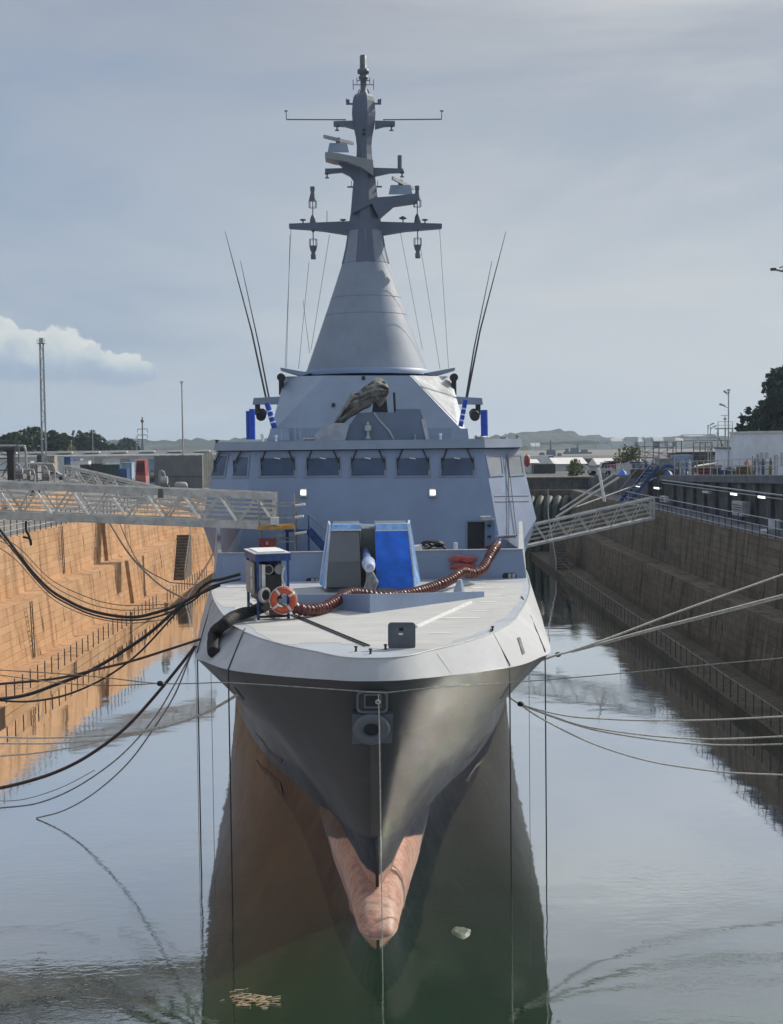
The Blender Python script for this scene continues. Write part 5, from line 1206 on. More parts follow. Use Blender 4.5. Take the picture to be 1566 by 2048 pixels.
# ================================================================ background: quays, yard, trees, far shore
GL = 7.2
GF = lambda Y: max(8.45, 10.2-.0225*(Y-75))
def gp(px, py, g): return PZ(px, py, g)          # a point on the quay seen at a pixel
def at(px, Y, z): 
    v = P(px, 900, Y); return Vector((v.x, Y, z))
def zof(py, Y, px=800): return P(px, py, Y).z
grn = [M('foliage_a', (.050, .075, .022), .8, var=.5, scale=.6), M('foliage_b', (.075, .095, .035), .8, var=.5, scale=.6), M('foliage_c', (.022, .038, .020), .85, var=.5, scale=.5), M('foliage_d', (.13, .15, .045), .8, var=.5, scale=.9)]
bark = M('bark', (.10, .08, .06), .9, var=.3, scale=4)
def tree(loc, h, wd, fm, label, n=900, seed=0, leaf=.5, group=None, trunk=.3, flat=1., name='tree', lobes=9, wind=0):
    r = random.Random(seed); loc = Vector(loc); t = thing(name, loc, label, name.replace('_', ' '), group)
    m = MB(); top = loc+Vector((0, 0, h*.75)); m.tube(smooth_path([loc, loc+Vector((r.uniform(-.05, .05)*h, 0, h*.4)), top], 4), [h*.03*(1-.09*k) for k in range(9)], 7)
    cl = []
    for k in range(lobes):
        f = trunk+(1-trunk)*(k+.6)/lobes; a = r.uniform(0, 6.28); rad = wd*.5*math.sin(math.pi*min(1, max(.22, (f-trunk)/(1-trunk)*.80+.16)))*r.uniform(.35, .85)
        c = loc+Vector((math.cos(a)*rad+wind*f, math.sin(a)*rad, h*f*.93)); cl.append((c, wd*r.uniform(.17, .27)))
        m.tube([loc+Vector((0, 0, h*f*.6)), c], [h*.012, h*.004], 5)
    m.build('trunk', bark, t)
    m = MB()
    for k in range(n):
        c, R0 = cl[r.randrange(len(cl))]
        d = Vector((r.gauss(0, 1), r.gauss(0, 1), r.gauss(0, 1)*flat)).normalized()*R0*r.random()**.35
        p = c+d; u = Vector((r.gauss(0, 1), r.gauss(0, 1), r.gauss(0, 1))).normalized(); v = u.cross(Vector((r.gauss(0, 1), r.gauss(0, 1), r.gauss(0, 1)))).normalized(); s = leaf*r.uniform(.5, 1.2)
        m.add([p+u*s, p+v*s*.7, p-u*s*.8, p-v*s*.6], [(0, 1, 2, 3)])
    m.build('crown', fm, t); return t
# big dark pine on the right
p = at(1588, 175, GF(175)); zt_ = zof(746, 175, 1550)
tree((p.x+.3, 175, GF(175)), zt_-GF(175), 11.5, grn[2], 'big dark pine tree rising behind the white building at right', 16000, 3, .55, trunk=.16, lobes=30, name='pine_tree')
# trees on the left shore
for i, (px, yt, Y, wd, k, lab) in enumerate(((8, 874, 330, 9, 0, 'leftmost bushy green tree on the left skyline'), (30, 868, 330, 7, 1, 'second tree from the left on the skyline, lighter green'), (48, 873, 325, 7, 0, 'low round tree left of the lattice tower, third from the left'), (68, 862, 335, 11, 0, 'tall broad tree just left of the lattice tower'), (104, 866, 335, 6, 1, 'slim upright tree just right of the lattice tower'), (118, 874, 330, 7, 1, 'lower brownish tree right of the slim upright one'), (131, 869, 335, 6, 1, 'narrow pointed tree before the dark hedge trees'))):
    q = at(px, Y, 6.9); tree(q, zof(yt, Y, px)-6.9, wd, grn[k], lab, 1900, 20+i, .75, 'trees on the left skyline', trunk=.02, lobes=13)
for i, (px, yt, Y, wd, lab) in enumerate(((152, 879, 420, 13, 'dark low tree, left one of the dark group'), (170, 880, 420, 12, 'dark low tree in the middle of the dark group'), (186, 876, 420, 13, 'dark low tree, right one of the dark group'), (247, 886, 520, 13, 'lone dark bush below the far hill'))):
    q = at(px, Y, 6.9); tree(q, zof(yt, Y, px)-6.9, wd, grn[2], lab, 1500, 40+i, 1.0, 'dark trees on the left skyline', trunk=.0, lobes=12)
# yellow green bushes on the right upper quay
q = at(1153, 158, 8.3); tree(q, 2.0, 2.6, grn[3], 'yellow green bush at the edge of the far right quay', 900, 61, .16, trunk=.05, lobes=8, name='bush')
q = at(1265, 185, GF(185)); tree(q, 3.0, 5.2, grn[3], 'loose yellowish tree among the white sheds', 1300, 62, .22, trunk=.12, lobes=10)
# ---- far water and hills
mw, t, b = newmat('harbour_water'); b.inputs['Base Color'].default_value = (.05, .07, .08, 1); b.inputs['Roughness'].default_value = .12
g = t.new('ShaderNodeNewGeometry'); t.set(b.inputs['Normal'], t.bump(t.noise(g.outputs['Position'], .5, 3), .25, .3))
m = MB(); m.add([(-3000, 901, 3), (3000, 901, 3), (3000, 2600, 3), (-3000, 2600, 3)], [(0, 1, 2, 3)]); tag(m.build('harbour', mw), kind='structure')
m = MB(); m.box2((-3000, 900, -2), (3000, 901, 7.19)); m.box2((-3000, 8, 6), (-700.1, 900, 7.19)); m.box2((26.1, 400.1, 6), (3000, 900, 7.19)); tag(m.build('far_quay', asph), kind='structure')
hm, t, b = newmat('wooded_hill'); g = t.new('ShaderNodeNewGeometry'); ps = g.outputs['Position']
c = t.mix(t.maprange(t.noise(ps, .02, 4), .4, .6), (.010, .018, .014), (.024, .036, .022)); c = t.mix(t.maprange(t.noise(t.scale(ps, (.3, .3, 4)), .03, 3), .55, .68), c, (.085, .09, .055))
t.set(b.inputs['Base Color'], c); b.inputs['Roughness'].default_value = .95
def hill(Y, x0, x1, base, hf, seed, lab, depth=500, step=7):
    m = MB(); rows = []
    nx = int((x1-x0)/step)
    for j, (f, dy) in enumerate(((0, 0), (.38, 12), (.55, 60), (.7, 130), (.86, 200), (1., 230), (.6, depth))):
        row = []
        for i in range(nx+1):
            x = x0+(x1-x0)*i/nx; h = hf(x)
            n_ = noise.noise(Vector((x*.012, seed, 0)))*5+abs(noise.noise(Vector((x*.045, seed+5+j*3, 0))))*7+abs(noise.noise(Vector((x*.13, seed+9+j*5, 0))))*6
            row.append(Vector((x, Y+dy, base+f*h+(n_ if f > 0 else 0)*min(1, h/12)*(.6 if f < .9 else 1.15))))
        rows.append(row)
    m.loft(rows, closed=False, caps=False, smooth=False); return tag(m.build('hill', hm), kind='structure')
def hl(x):   # left shoreline heights
    px = 727+x*2700/1500
    return interp(px, [(-400, 14), (100, 14), (200, 16), (300, 14), (350, 19), (420, 16), (520, 12), (700, 8)])
hill(1500, -900, 60, 3, hl, 3, '')
def hr(x):
    px = 727+x*2700/1700
    return interp(px, [(700, 6), (1030, 17), (1060, 22), (1110, 25), (1180, 22), (1220, 15), (1260, 18), (1300, 13), (1380, 12), (1500, 14), (1900, 16)])
hill(1700, 50, 1100, 3, hr, 11, '')
hill(1150, 120, 700, 3, lambda x: 8.5+2*math.sin(x*.02), 17, '', 300)
# houses on the far shore
hw = M('far_house_white', (.62, .62, .58), .8, var=.1); hroof = M('far_roof_slate', (.12, .13, .15), .7, var=.2)
labs = ['pale house on the far shore, nearest the warship', 'pale house on the far wooded hill below its summit', 'pale house on the far hill right of its summit', 'pale far house low by the water', 'pale far house with a slate roof behind the white sheds', 'pale far house left of the scaffolds', 'pale far house just above the scaffolds', 'far pale house at the right end of the row', 'pale house high on the far ridge', 'small far house nearest the tall lamp post']
for i, (px, py, wd) in enumerate(((1070, 898, 7), (1206, 892, 8), (1232, 888, 9), (1262, 886, 10), (1276, 889, 8), (1303, 889, 12), (1318, 887, 10), (1338, 886, 9), (1354, 888, 9), (1408, 884, 10))):
    Y = 1140; q = P(px, py, Y); f = thing('far_house', q-Vector((0, 0, 3)), labs[i], 'house', 'pale houses on the far shore')
    MB().box((q.x, Y, q.z-.5), (wd, 8, 5.5)).build('wall', hw, f)
    MB().prism([(q.x-wd/2-.3, Y-4.4, q.z+2.2), (q.x-wd/2-.3, Y+4.4, q.z+2.2), (q.x-wd/2-.3, Y, q.z+5.2)], (wd+.6, 0, 0)).build('roof', hroof if i % 2 else hw, f)
# ---- long white shed on the left
sh = thing('long_shed', at(200, 300, GL), 'very long low white shed with many doors behind the left quay', 'shed')
xa, xb = at(-260, 300, 0).x, at(452, 300, 0).x; zs = zof(910, 300, 200)
wl = M('shed_white', (.8, .8, .79), .7, var=.12, scale=.3, streak=.2)
MB().box2((xa, 300, GL-.2), (xb, 330, zs-.3)).build('wall', wl, sh)
MB().box2((xa-.6, 298.4, zs-.3), (xb+.6, 304.5, zs)).build('roof_edge', M('shed_fascia', (.8, .8, .78), .6), sh)
MB().hexa([(xa-.4, 304.6, zs-.2), (xb+.4, 304.6, zs-.2), (xb+.4, 331, zs-.2), (xa-.4, 331, zs-.2)], [(xa, 309, zs+.9), (xb, 309, zs+.9), (xb, 327, zs+.9), (xa, 327, zs+.9)]).build('roof', M('shed_roof', (.16, .165, .17), .7, var=.3, scale=.2), sh)
for k in range(30):
    x = xa+3+k*3.05
    if x > xb-3: break
    mt = [M('door_white', (.85, .85, .84), .5), M('door_grey', (.40, .42, .44), .5), MC['door_white'], M('door_dull', (.5, .5, .48), .5)][k % 4]
    MB().box2((x, 299.9, GL), (x+2.2, 300.05, zs-.9)).build('door', mt, sh)
for k in range(14): MB().box((xa+4+k*6.2, 307.2, zs+.62), (3.2, 1.6, .3)).build('skylight', hw, sh)
# ---- containers and boxes in the left yard
cols = {'white': boxwhite, 'blue': M('container_blue', (.03, .08, .22), .55, var=.2, scale=1), 'green': M('container_green', (.025, .06, .05), .55, var=.25, scale=1), 'grey': M('container_grey', (.22, .23, .24), .6, var=.2, scale=1), 'dark': M('container_dark', (.05, .052, .06), .6, var=.3, scale=1), 'tan': M('container_tan', (.33, .30, .24), .6, var=.2, scale=1), 'lblue': M('container_light_blue', (.25, .35, .48), .6, var=.2, scale=1)}
def container(px0, px1, ytop, Y, ground, col, label, d=2.6, doors=True, nm='container', group=None):
    a, c = at(px0, Y, ground), at(px1, Y, ground); h = zof(ytop, Y, (px0+px1)/2)-ground
    t = thing(nm, ((a.x+c.x)/2, Y+d/2, ground), label, nm.replace('_', ' '), group); wdt = c.x-a.x
    MB().box2((a.x, Y, ground), (c.x, Y+d, ground+h)).build('body', cols[col], t)
    n = max(3, int(wdt/.5))
    for k in range(n+1): MB().box((a.x+wdt*k/n, Y-.02, ground+h/2), (.09, .07, h*.96)).build('rib', cols[col], t)
    MB().box(((a.x+c.x)/2, Y+d/2, ground+h+.03), (wdt+.1, d+.1, .08)).build('top_frame', cols[col] if col != 'white' else cols['grey'], t)
    return t
for a in ((128, 140, 914, 255, 'blue', 'small blue container in front of the long shed, right of the lattice tower'), (118, 128, 913, 262, 'white', 'white container left of the small blue one'), (141, 176, 922, 240, 'white', 'low white container right of the small blue one'), (146, 160, 918, 250, 'lblue', 'pale blue container above the low white one'), (92, 108, 912, 250, 'tan', 'tan container just right of the lattice tower'), (74, 82, 911, 245, 'dark', 'dark upright container left of the lattice tower'), (22, 60, 923, 220, 'white', 'white flat container at the far left of the yard'), (160, 176, 930, 200, 'dark', 'dark open skip in the middle of the left yard'), (204, 238, 930, 195, 'green', 'dark green container in the left yard'), (182, 203, 928, 200, 'dark', 'dark container beside the dark green one'), (240, 262, 926, 200, 'lblue', 'blue grey container left of the red lift cab'), (236, 252, 938, 180, 'blue', 'low blue container in front of the blue grey one'), (60, 74, 926, 210, 'grey', 'grey container behind the left pipework'), (298, 308, 918, 185, 'lblue', 'pale cabinet between the red lift cab and the grey tarpaulin block')):
    container(*a[:4], GL, a[4], a[5])
# red lift cab
t = thing('lift_cab', at(283, 165, GL), 'red lift cab standing in the left yard beside the grey tarpaulin block', 'machine')
Y = 165; rp_ = M('cab_red', (.30, .045, .04), .45, var=.25, scale=2)
def q3(x, y, d=0): return P(x, y, Y+d)
MB().hexa([q3(271, 950), q3(291, 950), q3(297, 950, 1.6), q3(277, 950, 1.6)], [q3(273, 921), q3(289, 921), q3(295, 919, 1.6), q3(279, 919, 1.6)]).build('cab', rp_, t)
MB().hexa([q3(270, 963), q3(292, 966), q3(298, 962, 1.8), q3(276, 960, 1.8)], [q3(271, 950), q3(291, 951), q3(297, 950, 1.8), q3(277, 949, 1.8)]).build('base_box', M('cab_pink', (.46, .16, .14), .5), t)
MB().hexa([q3(273, 926, -.03), q3(288, 926, -.03), q3(288, 945, -.03), q3(273, 945, -.03)][::-1], [q3(273, 926, .1), q3(288, 926, .1), q3(288, 945, .1), q3(273, 945, .1)][::-1]).build('window', M('cab_dark', (.09, .015, .015), .2), t)
MB().hexa([q3(271, 975), q3(280, 975), q3(280, 975, .5), q3(271, 975, .5)], [q3(271, 960), q3(280, 960), q3(280, 960, .5), q3(271, 960, .5)]).build('panel', M('orange_panel', (.6, .28, .14), .5), t)
MB().box((at(284, Y, 0).x, Y+.8, 7.6), (1.4, 1.4, .8)).build('chassis', blackM, t)
# grey tarpaulin block with white curtain
tp = thing('tarpaulin_shelter', at(356, 160, GL), 'big grey tarpaulin covered shelter with a white curtain beside the bridge', 'shelter')
Y = 160; z0 = zof(984, Y, 350); z1 = zof(911, Y, 350); xa, xb = at(308, Y, 0).x, at(404, Y, 0).x
rows = []
for j in range(9):
    f = j/8; rows.append([Vector((xa+(xb-xa)*i/16, Y+.12*noise.noise(Vector((i*.5, j*.7, 1)))-.1*math.sin(f*3.1), z0+(z1-z0)*f+(.08*noise.noise(Vector((i*.6, 3, j))) if j == 8 else 0))) for i in range(17)])
m = MB(); m.loft(rows, closed=False, caps=False, smooth=True); m.box2((xa+.05, Y+.25, z0), (xb-.05, Y+5, z1-.1)); m.build('cover', M('tarp_grey', (.155, .16, .165), .7, var=.12, scale=.8, streak=.2), tp)
m = MB(); m.bar((xa, Y-.12, z0+(z1-z0)*.42), (xb, Y-.12, z0+(z1-z0)*.42), .06); m.build('seam', blackM, tp)
rows = [[Vector((at(406, Y, 0).x+1.05*i/12, Y-.05+.14*math.sin(i*1.9+j*.2), z0+(zof(905, Y, 410)-z0)*(.1+.9*j/6))) for i in range(13)] for j in range(7)]
m = MB(); m.loft(rows, closed=False, caps=False, smooth=True); m.loft([[v+Vector((0, .3, 0)) for v in r_] for r_ in rows], closed=False, caps=False); m.build('curtain', M('curtain_cream', (.60, .57, .48), .8, var=.12, scale=2), tp)
# grey tank and small pumps by the gangway head
def machine(px0, px1, y0, y1, Y, label, mt, nm='pump_set', cat='pump'):
    t = thing(nm, at((px0+px1)/2, Y, zof(y1, Y)), label, cat); a, c = P(px0, y1, Y), P(px1, y0, Y); w_, h_ = c.x-a.x, c.z-a.z
    MB().box2((a.x, Y, a.z), (c.x, Y+1.2, a.z+h_*.35)).build('frame', mt, t)
    MB().cyl((a.x+w_*.2, Y+.3, a.z+h_*.6), (a.x+w_*.9, Y+.3, a.z+h_*.6), h_*.22, 10).build('motor', galv, t)
    m = MB(); m.tube(smooth_path([(a.x+w_*.1, Y+.2, a.z+h_*.3), (a.x+w_*.1, Y+.2, c.z), (a.x+w_*.5, Y+.2, c.z), (a.x+w_*.6, Y+.4, a.z+h_*.6)], 4), h_*.06+.02, 6); m.build('pipe', cabgrey, t); return t
MB().tube
tag(MB().tube([P(349, 972, 140), P(352, 972, 140), P(372, 972, 140), P(375, 972, 140)], [.2, .42, .42, .2], 12).build('grey_tank', cabgrey), 'small grey tank below the grey tarpaulin shelter', 'tank')
machine(318, 336, 945, 985, 135, 'jumble of pale pumps and pipes in front of the grey tarpaulin shelter', iron)
machine(300, 309, 940, 965, 160, 'small dark pump beside the red lift cab', iron)
# pipework and steel frames of the left quay
def frame_tower(x0, x1, y0, y1, Y, d, levels_, label, mt, nm='steel_frame', cat='frame', brace=True):
    t = thing(nm, P((x0+x1)/2, y1, Y), label, cat); a, c = P(x0, y1, Y), P(x1, y0, Y)
    for x in (a.x, c.x):
        for dy in (0, d): MB().bar((x, Y+dy, a.z), (x, Y+dy, c.z), .09).build('post', mt, t)
    for k in range(levels_+1):
        z = a.z+(c.z-a.z)*k/levels_
        for dy in (0, d): MB().bar((a.x, Y+dy, z), (c.x, Y+dy, z), .07).build('beam', mt, t)
        if brace and k < levels_:
            z2 = a.z+(c.z-a.z)*(k+1)/levels_
            MB().bar((a.x if k % 2 else c.x, Y, z), (c.x if k % 2 else a.x, Y, z2), .05).build('brace', mt, t)
    return t
dst = M('dull_steel', (.15, .155, .16), .6, var=.3, scale=3)
frame_tower(-20, 24, 893, 965, 105, 2, 3, 'dark steel frame with railing at the far left edge', dst)
frame_tower(58, 84, 928, 962, 112, 1.5, 2, 'low pipe frame left of the second gangway', dst)
for px0, px1, y, Y, lab in ((-20, 42, 892, 105, 'dark horizontal pipe across the far left edge'), (56, 100, 928, 110, 'grey bent pipe at the head of the second gangway'), (-10, 60, 940, 108, 'grey pipe run behind the large gangway at left')):
    a, c = P(px0, y, Y), P(px1, y, Y); tag(MB().tube(smooth_path([a, c, c+Vector((.25, 0, -.1)), c+Vector((.35, 0, -.5)), c+Vector((.35, 0, -1.6))], 4), .09, 8).build('pipe_run', galv), lab, 'pipe')
c = P(22, 905, 104); t = thing('mooring_winch', (c.x, 104, c.z-1.5), 'dark winch head standing up at the far left', 'winch'); MB().box((c.x, 104, c.z-1), (.5, .5, 2.2)).build('column', blackM, t); MB().cyl((c.x-.3, 104, c.z+.2), (c.x+.3, 104, c.z+.2), .3, 10).build('drum', blackM, t); MB().bar((c.x-.7, 104, c.z-1.8), (c.x+.7, 104, c.z+.9), .09).build('brace', dst, t)
for i, (px0, px1, y0, y1, Y, lab) in enumerate(((28, 45, 930, 958, 106, 'small pump set at far left behind the gangway'), (46, 60, 934, 960, 108, 'second small pump set behind the gangway'), (84, 98, 935, 962, 104, 'pump set at the head of the second gangway'))): machine(px0, px1, y0, y1, Y, lab, dst)
# ---- lattice tower, masts and lamps
def lattice(px, ytop, Y, ground, w_, label, mt):
    b0 = at(px+5, Y, ground); tp_ = P(px, ytop, Y); H = tp_.z-ground; t = thing('lattice_tower', b0, label, 'tower'); x = lambda f: b0.x+(tp_.x-b0.x)*f
    for sx in (-1, 1):
        for sy in (-1, 1): MB().bar((x(0)+sx*w_*.6, Y+sy*w_*.6, ground), (x(1)+sx*w_*.45, Y+sy*w_*.45, tp_.z), .13).build('leg', mt, t)
    n = int(H/1.7); m = MB()
    for k in range(n):
        f0, f1 = k/n, (k+1)/n; z0, z1 = ground+H*f0, ground+H*f1; a = w_*(.6-.15*f0)
        for sy in (-1, 1):
            m.bar((x(f0)-a, Y+sy*a, z0), (x(f1)+a, Y+sy*a, z1) if k % 2 else (x(f1)-a, Y+sy*a, z1), .06) if k % 2 else m.bar((x(f0)+a, Y+sy*a, z0), (x(f1)-a, Y+sy*a, z1), .06)
            m.bar((x(f1)-a, Y+sy*a, z1), (x(f1)+a, Y+sy*a, z1), .06)
        for sx in (-1, 1): m.bar((x(f0)+sx*a, Y-a, z0), (x(f1)+sx*a, Y+a, z1), .06)
    m.build('bracing', mt, t)
    MB().box((tp_.x, Y, tp_.z), (w_*2.0, w_*2.0, .12)).build('platform', mt, t)
    MB().box((tp_.x, Y, tp_.z+.5), (w_*1.1, w_*1.1, .9)).build('lamp_box', galv, t)
    m = MB()
    for s_ in (-1, 1): m.bar((tp_.x-w_, Y+s_*w_, tp_.z+.5), (tp_.x+w_, Y+s_*w_, tp_.z+.5), .05).bar((tp_.x+s_*w_, Y-w_, tp_.z), (tp_.x+s_*w_, Y-w_, tp_.z+.9), .05)
    m.build('railing', mt, t); return t
lattice(83, 687, 240, GL, .62, 'tall grey lattice floodlight tower on the left against the cumulus cloud', M('tower_grey', (.24, .25, .26), .5, metal=.3, var=.2))
def lamp(px, ytop, Y, ground, label, r=.09, head=.5, arms=(), nm='lamp_post'):
    b0 = at(px+ (0 if px > 700 else 2), Y, ground); z1 = zof(ytop, Y, px); t = thing(nm, b0, label, 'lamp post' if nm == 'lamp_post' else 'pole')
    MB().cyl(b0, (b0.x, Y, z1), r*1.4, 8, r*.8).build('pole', galv, t)
    MB().box((b0.x, Y, z1+.1), (head, .4, .14)).build('lamp_head', galv, t); MB().box((b0.x, Y, z1-.15), (head*.6, .3, .12)).build('lamp_head', galv, t)
    for dx, yy in arms:
        z2 = zof(yy, Y, px); o = MB().bar((b0.x, Y, z2-.05), (b0.x+dx*.5, Y, z2+.1), .06).build('arm', galv, t); MB().hexa([(b0.x+dx*.4, Y-.15, z2+.1), (b0.x+dx*1.05, Y-.15, z2+.25), (b0.x+dx*1.05, Y+.15, z2+.25), (b0.x+dx*.4, Y+.15, z2+.1)][::(1 if dx > 0 else -1)], [(b0.x+dx*.4, Y-.1, z2+.22), (b0.x+dx*1., Y-.1, z2+.42), (b0.x+dx*1., Y+.1, z2+.42), (b0.x+dx*.4, Y+.1, z2+.22)][::(1 if dx > 0 else -1)]).build('lantern', cabgrey, o)
    return t
lamp(364, 765, 200, GL, 'tall slim lamp post left of the bridge', .11, .55)
lamp(1457, 782, 130, GF(130), 'tall lamp post with two lanterns behind the right quay', .07, .25, ((-.85, 815), (-.45, 789)))
lamp(1416, 853, 160, GF(160), 'left one of two small curved street lamps on the right skyline', .06, .15, ((.7, 852),)); lamp(1421, 857, 165, GF(165), 'right one of two small curved street lamps on the right skyline', .06, .15, ((.7, 857),))
lamp(184, 862, 280, GL, 'thin bare pole before the dark trees', .07, .1, (), 'pole'); lamp(141, 882, 290, GL, 'short thin pole among the left trees', .06, .3, (), 'pole'); lamp(272, 874, 300, GL, 'thin lamp pole left of the far ship mast', .06, .4, (), 'pole'); lamp(1286, 876, 230, GF(230), 'thin pole with a dark lamp above the scaffolds', .07, .5, (), 'pole'); lamp(333, 878, 600, GL, 'thin far pole on the left hill', .08, .1, (), 'pole'); lamp(1071, 868, 800, 7, 'thin far mast right of the bridge roof', .1, .1, (), 'pole')
# far ship mast and white wheelhouse at left
Y = 420; fs = thing('far_ship', at(293, Y, 6), 'white and blue ship with a stepped mast far behind the red lift cab', 'ship')
fsb = M('far_ship_blue', (.16, .22, .32), .6); fsw = M('far_ship_white', (.6, .63, .66), .6)
MB().hexa([P(270, 918, Y), P(312, 918, Y), P(312, 918, Y+10), P(270, 918, Y+10)], [P(272, 902, Y), P(314, 903, Y), P(314, 903, Y+10), P(272, 902, Y+10)]).build('hull', fsb, fs)
MB().hexa([P(288, 904, Y), P(310, 904, Y), P(310, 904, Y+6), P(288, 904, Y+6)], [P(289, 893, Y), P(302, 890, Y), P(302, 890, Y+6), P(289, 893, Y+6)]).build('wheelhouse', fsw, fs)
MB().hexa([P(281, 904, Y), P(288, 904, Y), P(288, 904, Y+4), P(281, 904, Y+4)], [P(283, 880, Y), P(286, 880, Y), P(286, 880, Y+4), P(283, 880, Y+4)]).build('tower', fsb, fs)
mk = MB().bar(P(285, 890, Y), P(284.5, 834, Y), .35).build('mast', dst, fs)
m = MB()
for y, w_ in ((858, 10), (870, 10), (879, 9)): m.bar(P(285-w_, y, Y), P(285+w_, y, Y), .22).bar(P(285-w_, y, Y), P(285-w_, y+7, Y), .15).bar(P(285+w_, y, Y), P(285+w_, y+7, Y), .15)
m.build('yard', dst, fs)
MB().sphere(P(284.5, 842, Y), .55, 10, 6).build('top_light', dst, fs)
# ---- right upper quay
def gshed(px0, px1, yr, ye, yb, Y, d, label, wm=hw, rm=None):
    GR = GF(Y); a, c = at(px0, Y, GR), at(px1, Y, GR); zr_, ze, zb_ = zof(yr, Y, px0), zof(ye, Y, px0), GR; t = thing('shed', ((a.x+c.x)/2, Y+d/2, zb_), label, 'shed')
    MB().box2((a.x, Y, zb_), (c.x, Y+d, ze)).build('wall', wm, t)
    MB().prism([(a.x-.2, Y-.3, ze), (a.x-.2, Y+d+.3, ze), (a.x-.2, Y+d/2, zr_)], (c.x-a.x+.4, 0, 0)).build('roof', rm or M('white_roof', (.72, .72, .70), .6, var=.1), t)
    MB().box2((a.x+(c.x-a.x)*.35, Y-.04, zb_), (a.x+(c.x-a.x)*.6, Y+.02, zb_+(ze-zb_)*.75)).build('door', cols['grey'], t)
gshed(1110, 1172, 916, 928, 948, 190, 9, 'white tent like shed with a pale roof behind the bush'); gshed(1197, 1236, 917, 931, 945, 200, 8, 'white shed left of the scaffolds'); gshed(1236, 1290, 919, 928, 940, 215, 8, 'low white shed behind the loose yellowish tree'); gshed(1059, 1076, 919, 926, 936, 180, 6, 'small white shed beside the bridge')
for a in ((1068, 1110, 929, 175, 'dark', 'dark slatted container right of the bridge'), (1172, 1196, 917, 230, 'grey', 'grey container between the white sheds'), (1240, 1262, 928, 165, 'white', 'white box behind the pale pickup truck')): container(*a[:4], GF(a[3]), a[4], a[5])
m = MB(); c = P(1054, 920, 172); m.lathe(c, [(.1, -.9), (.35, -.6), (.4, 0), (.3, .5), (.05, .7)], 12); tag(m.build('red_hood', redp), 'dark red rounded hood just right of the bridge windows', 'hood')
# pickup truck
Y = 158; t = thing('pickup_truck', at(1202, Y, 8.6), 'pale grey pickup truck parked at the edge of the far right quay', 'truck')
x0, x1 = at(1178, Y, 0).x, at(1226, Y, 0).x; zb_ = 8.47; L = x1-x0; tm = M('truck_grey', (.42, .44, .46), .35, var=.08)
MB().prism([(x0, Y, zb_+.35), (x1, Y, zb_+.35), (x1, Y, zb_+.95), (x0+L*.08, Y, zb_+1.0), (x0, Y, zb_+.8)], (0, 1.7, 0)).build('body', tm, t)
MB().prism([(x0+L*.5, Y+.1, zb_+.95), (x0+L*.86, Y+.1, zb_+.95), (x0+L*.8, Y+.1, zb_+1.55), (x0+L*.58, Y+.1, zb_+1.55)], (0, 1.5, 0)).build('cab', M('truck_glass', (.03, .035, .04), .1), t)
MB().box((x0+L*.69, Y+.85, zb_+1.57), (L*.26, 1.5, .06)).build('roof', tm, t)
for f in (.18, .8):
    for dy in (0, 1.55): MB().cyl((x0+L*f, Y+dy, zb_+.33), (x0+L*f, Y+dy+.18, zb_+.33), .33, 14).build('wheel', blackM, t)
MB().box((x0+L*.25, Y+.85, zb_+1.15), (L*.4, 1.4, .3)).build('load', cabgrey, t)
# blue cover lumps at quay edge
def lump(px0, px1, y0, y1, Y, mt, label, seed, nm='covered_heap'):
    a, c = P(px0, y1, Y), P(px1, y0, Y); m = MB(); rings = []
    for j in range(7):
        f = j/6; s_ = math.cos(f*math.pi/2)**.6 if f < 1 else .05
        rings.append([Vector(((a.x+c.x)/2+(c.x-a.x)/2*s_*math.cos(t_)*(1+.25*noise.noise(Vector((t_*2, f*3, seed)))), Y+.7+.7*s_*math.sin(t_), a.z+(c.z-a.z)*f)) for t_ in [k*math.pi/8 for k in range(16)]])
    m.loft(rings, smooth=True); tag(m.build(nm, mt), label, 'heap')
lump(1238, 1258, 938, 958, 140, blueM, 'blue covered heap at the bend of the upper quay', 2); lump(1328, 1352, 940, 963, 112.5, yardblue, 'dark blue covered heap at the top of the blue terrace stairs', 5); lump(1345, 1385, 938, 952, 122, cols['lblue'], 'pale wrinkled sheet heap beside the blue terrace stairs', 8)
# blue stairs from terrace to walkway
t = thing('terrace_stairs', P(1372, 1015, 116), 'steep blue stairs from the terrace down to the right walkway', 'stairs')
xs_ = 25.0; Y0, Y1 = 113.9, 117.6
for y in (Y0, Y1):
    MB().bar((xs_, y, 10.4), (xs_-2.6, y, 7.25), .06, .28).build('stringer', yardblue, t)
    MB().tube([(xs_, y, 11.5), (xs_-2.6, y, 8.3), (xs_-2.6, y, 7.3)], .035, 6).build('handrail', M('rail_pale_blue', (.30, .36, .5), .5), t)
for k in range(12): 
    f = k/11; MB().box((xs_-2.6*f, (Y0+Y1)/2, 10.35-3.05*f), (.26, Y1-Y0, .05)).build('tread', yardblue, t)
m = MB(); m.box2((24.9, 113.5, 7.2), (26.5, 113.7, 10.1)); m.box2((24.9, 117.85, 7.2), (26.5, 118.0, 10.1)); m.box2((26.3, 113.71, 7.2), (26.5, 117.84, 10.1)); m.build('stair_well', dark_con, t)
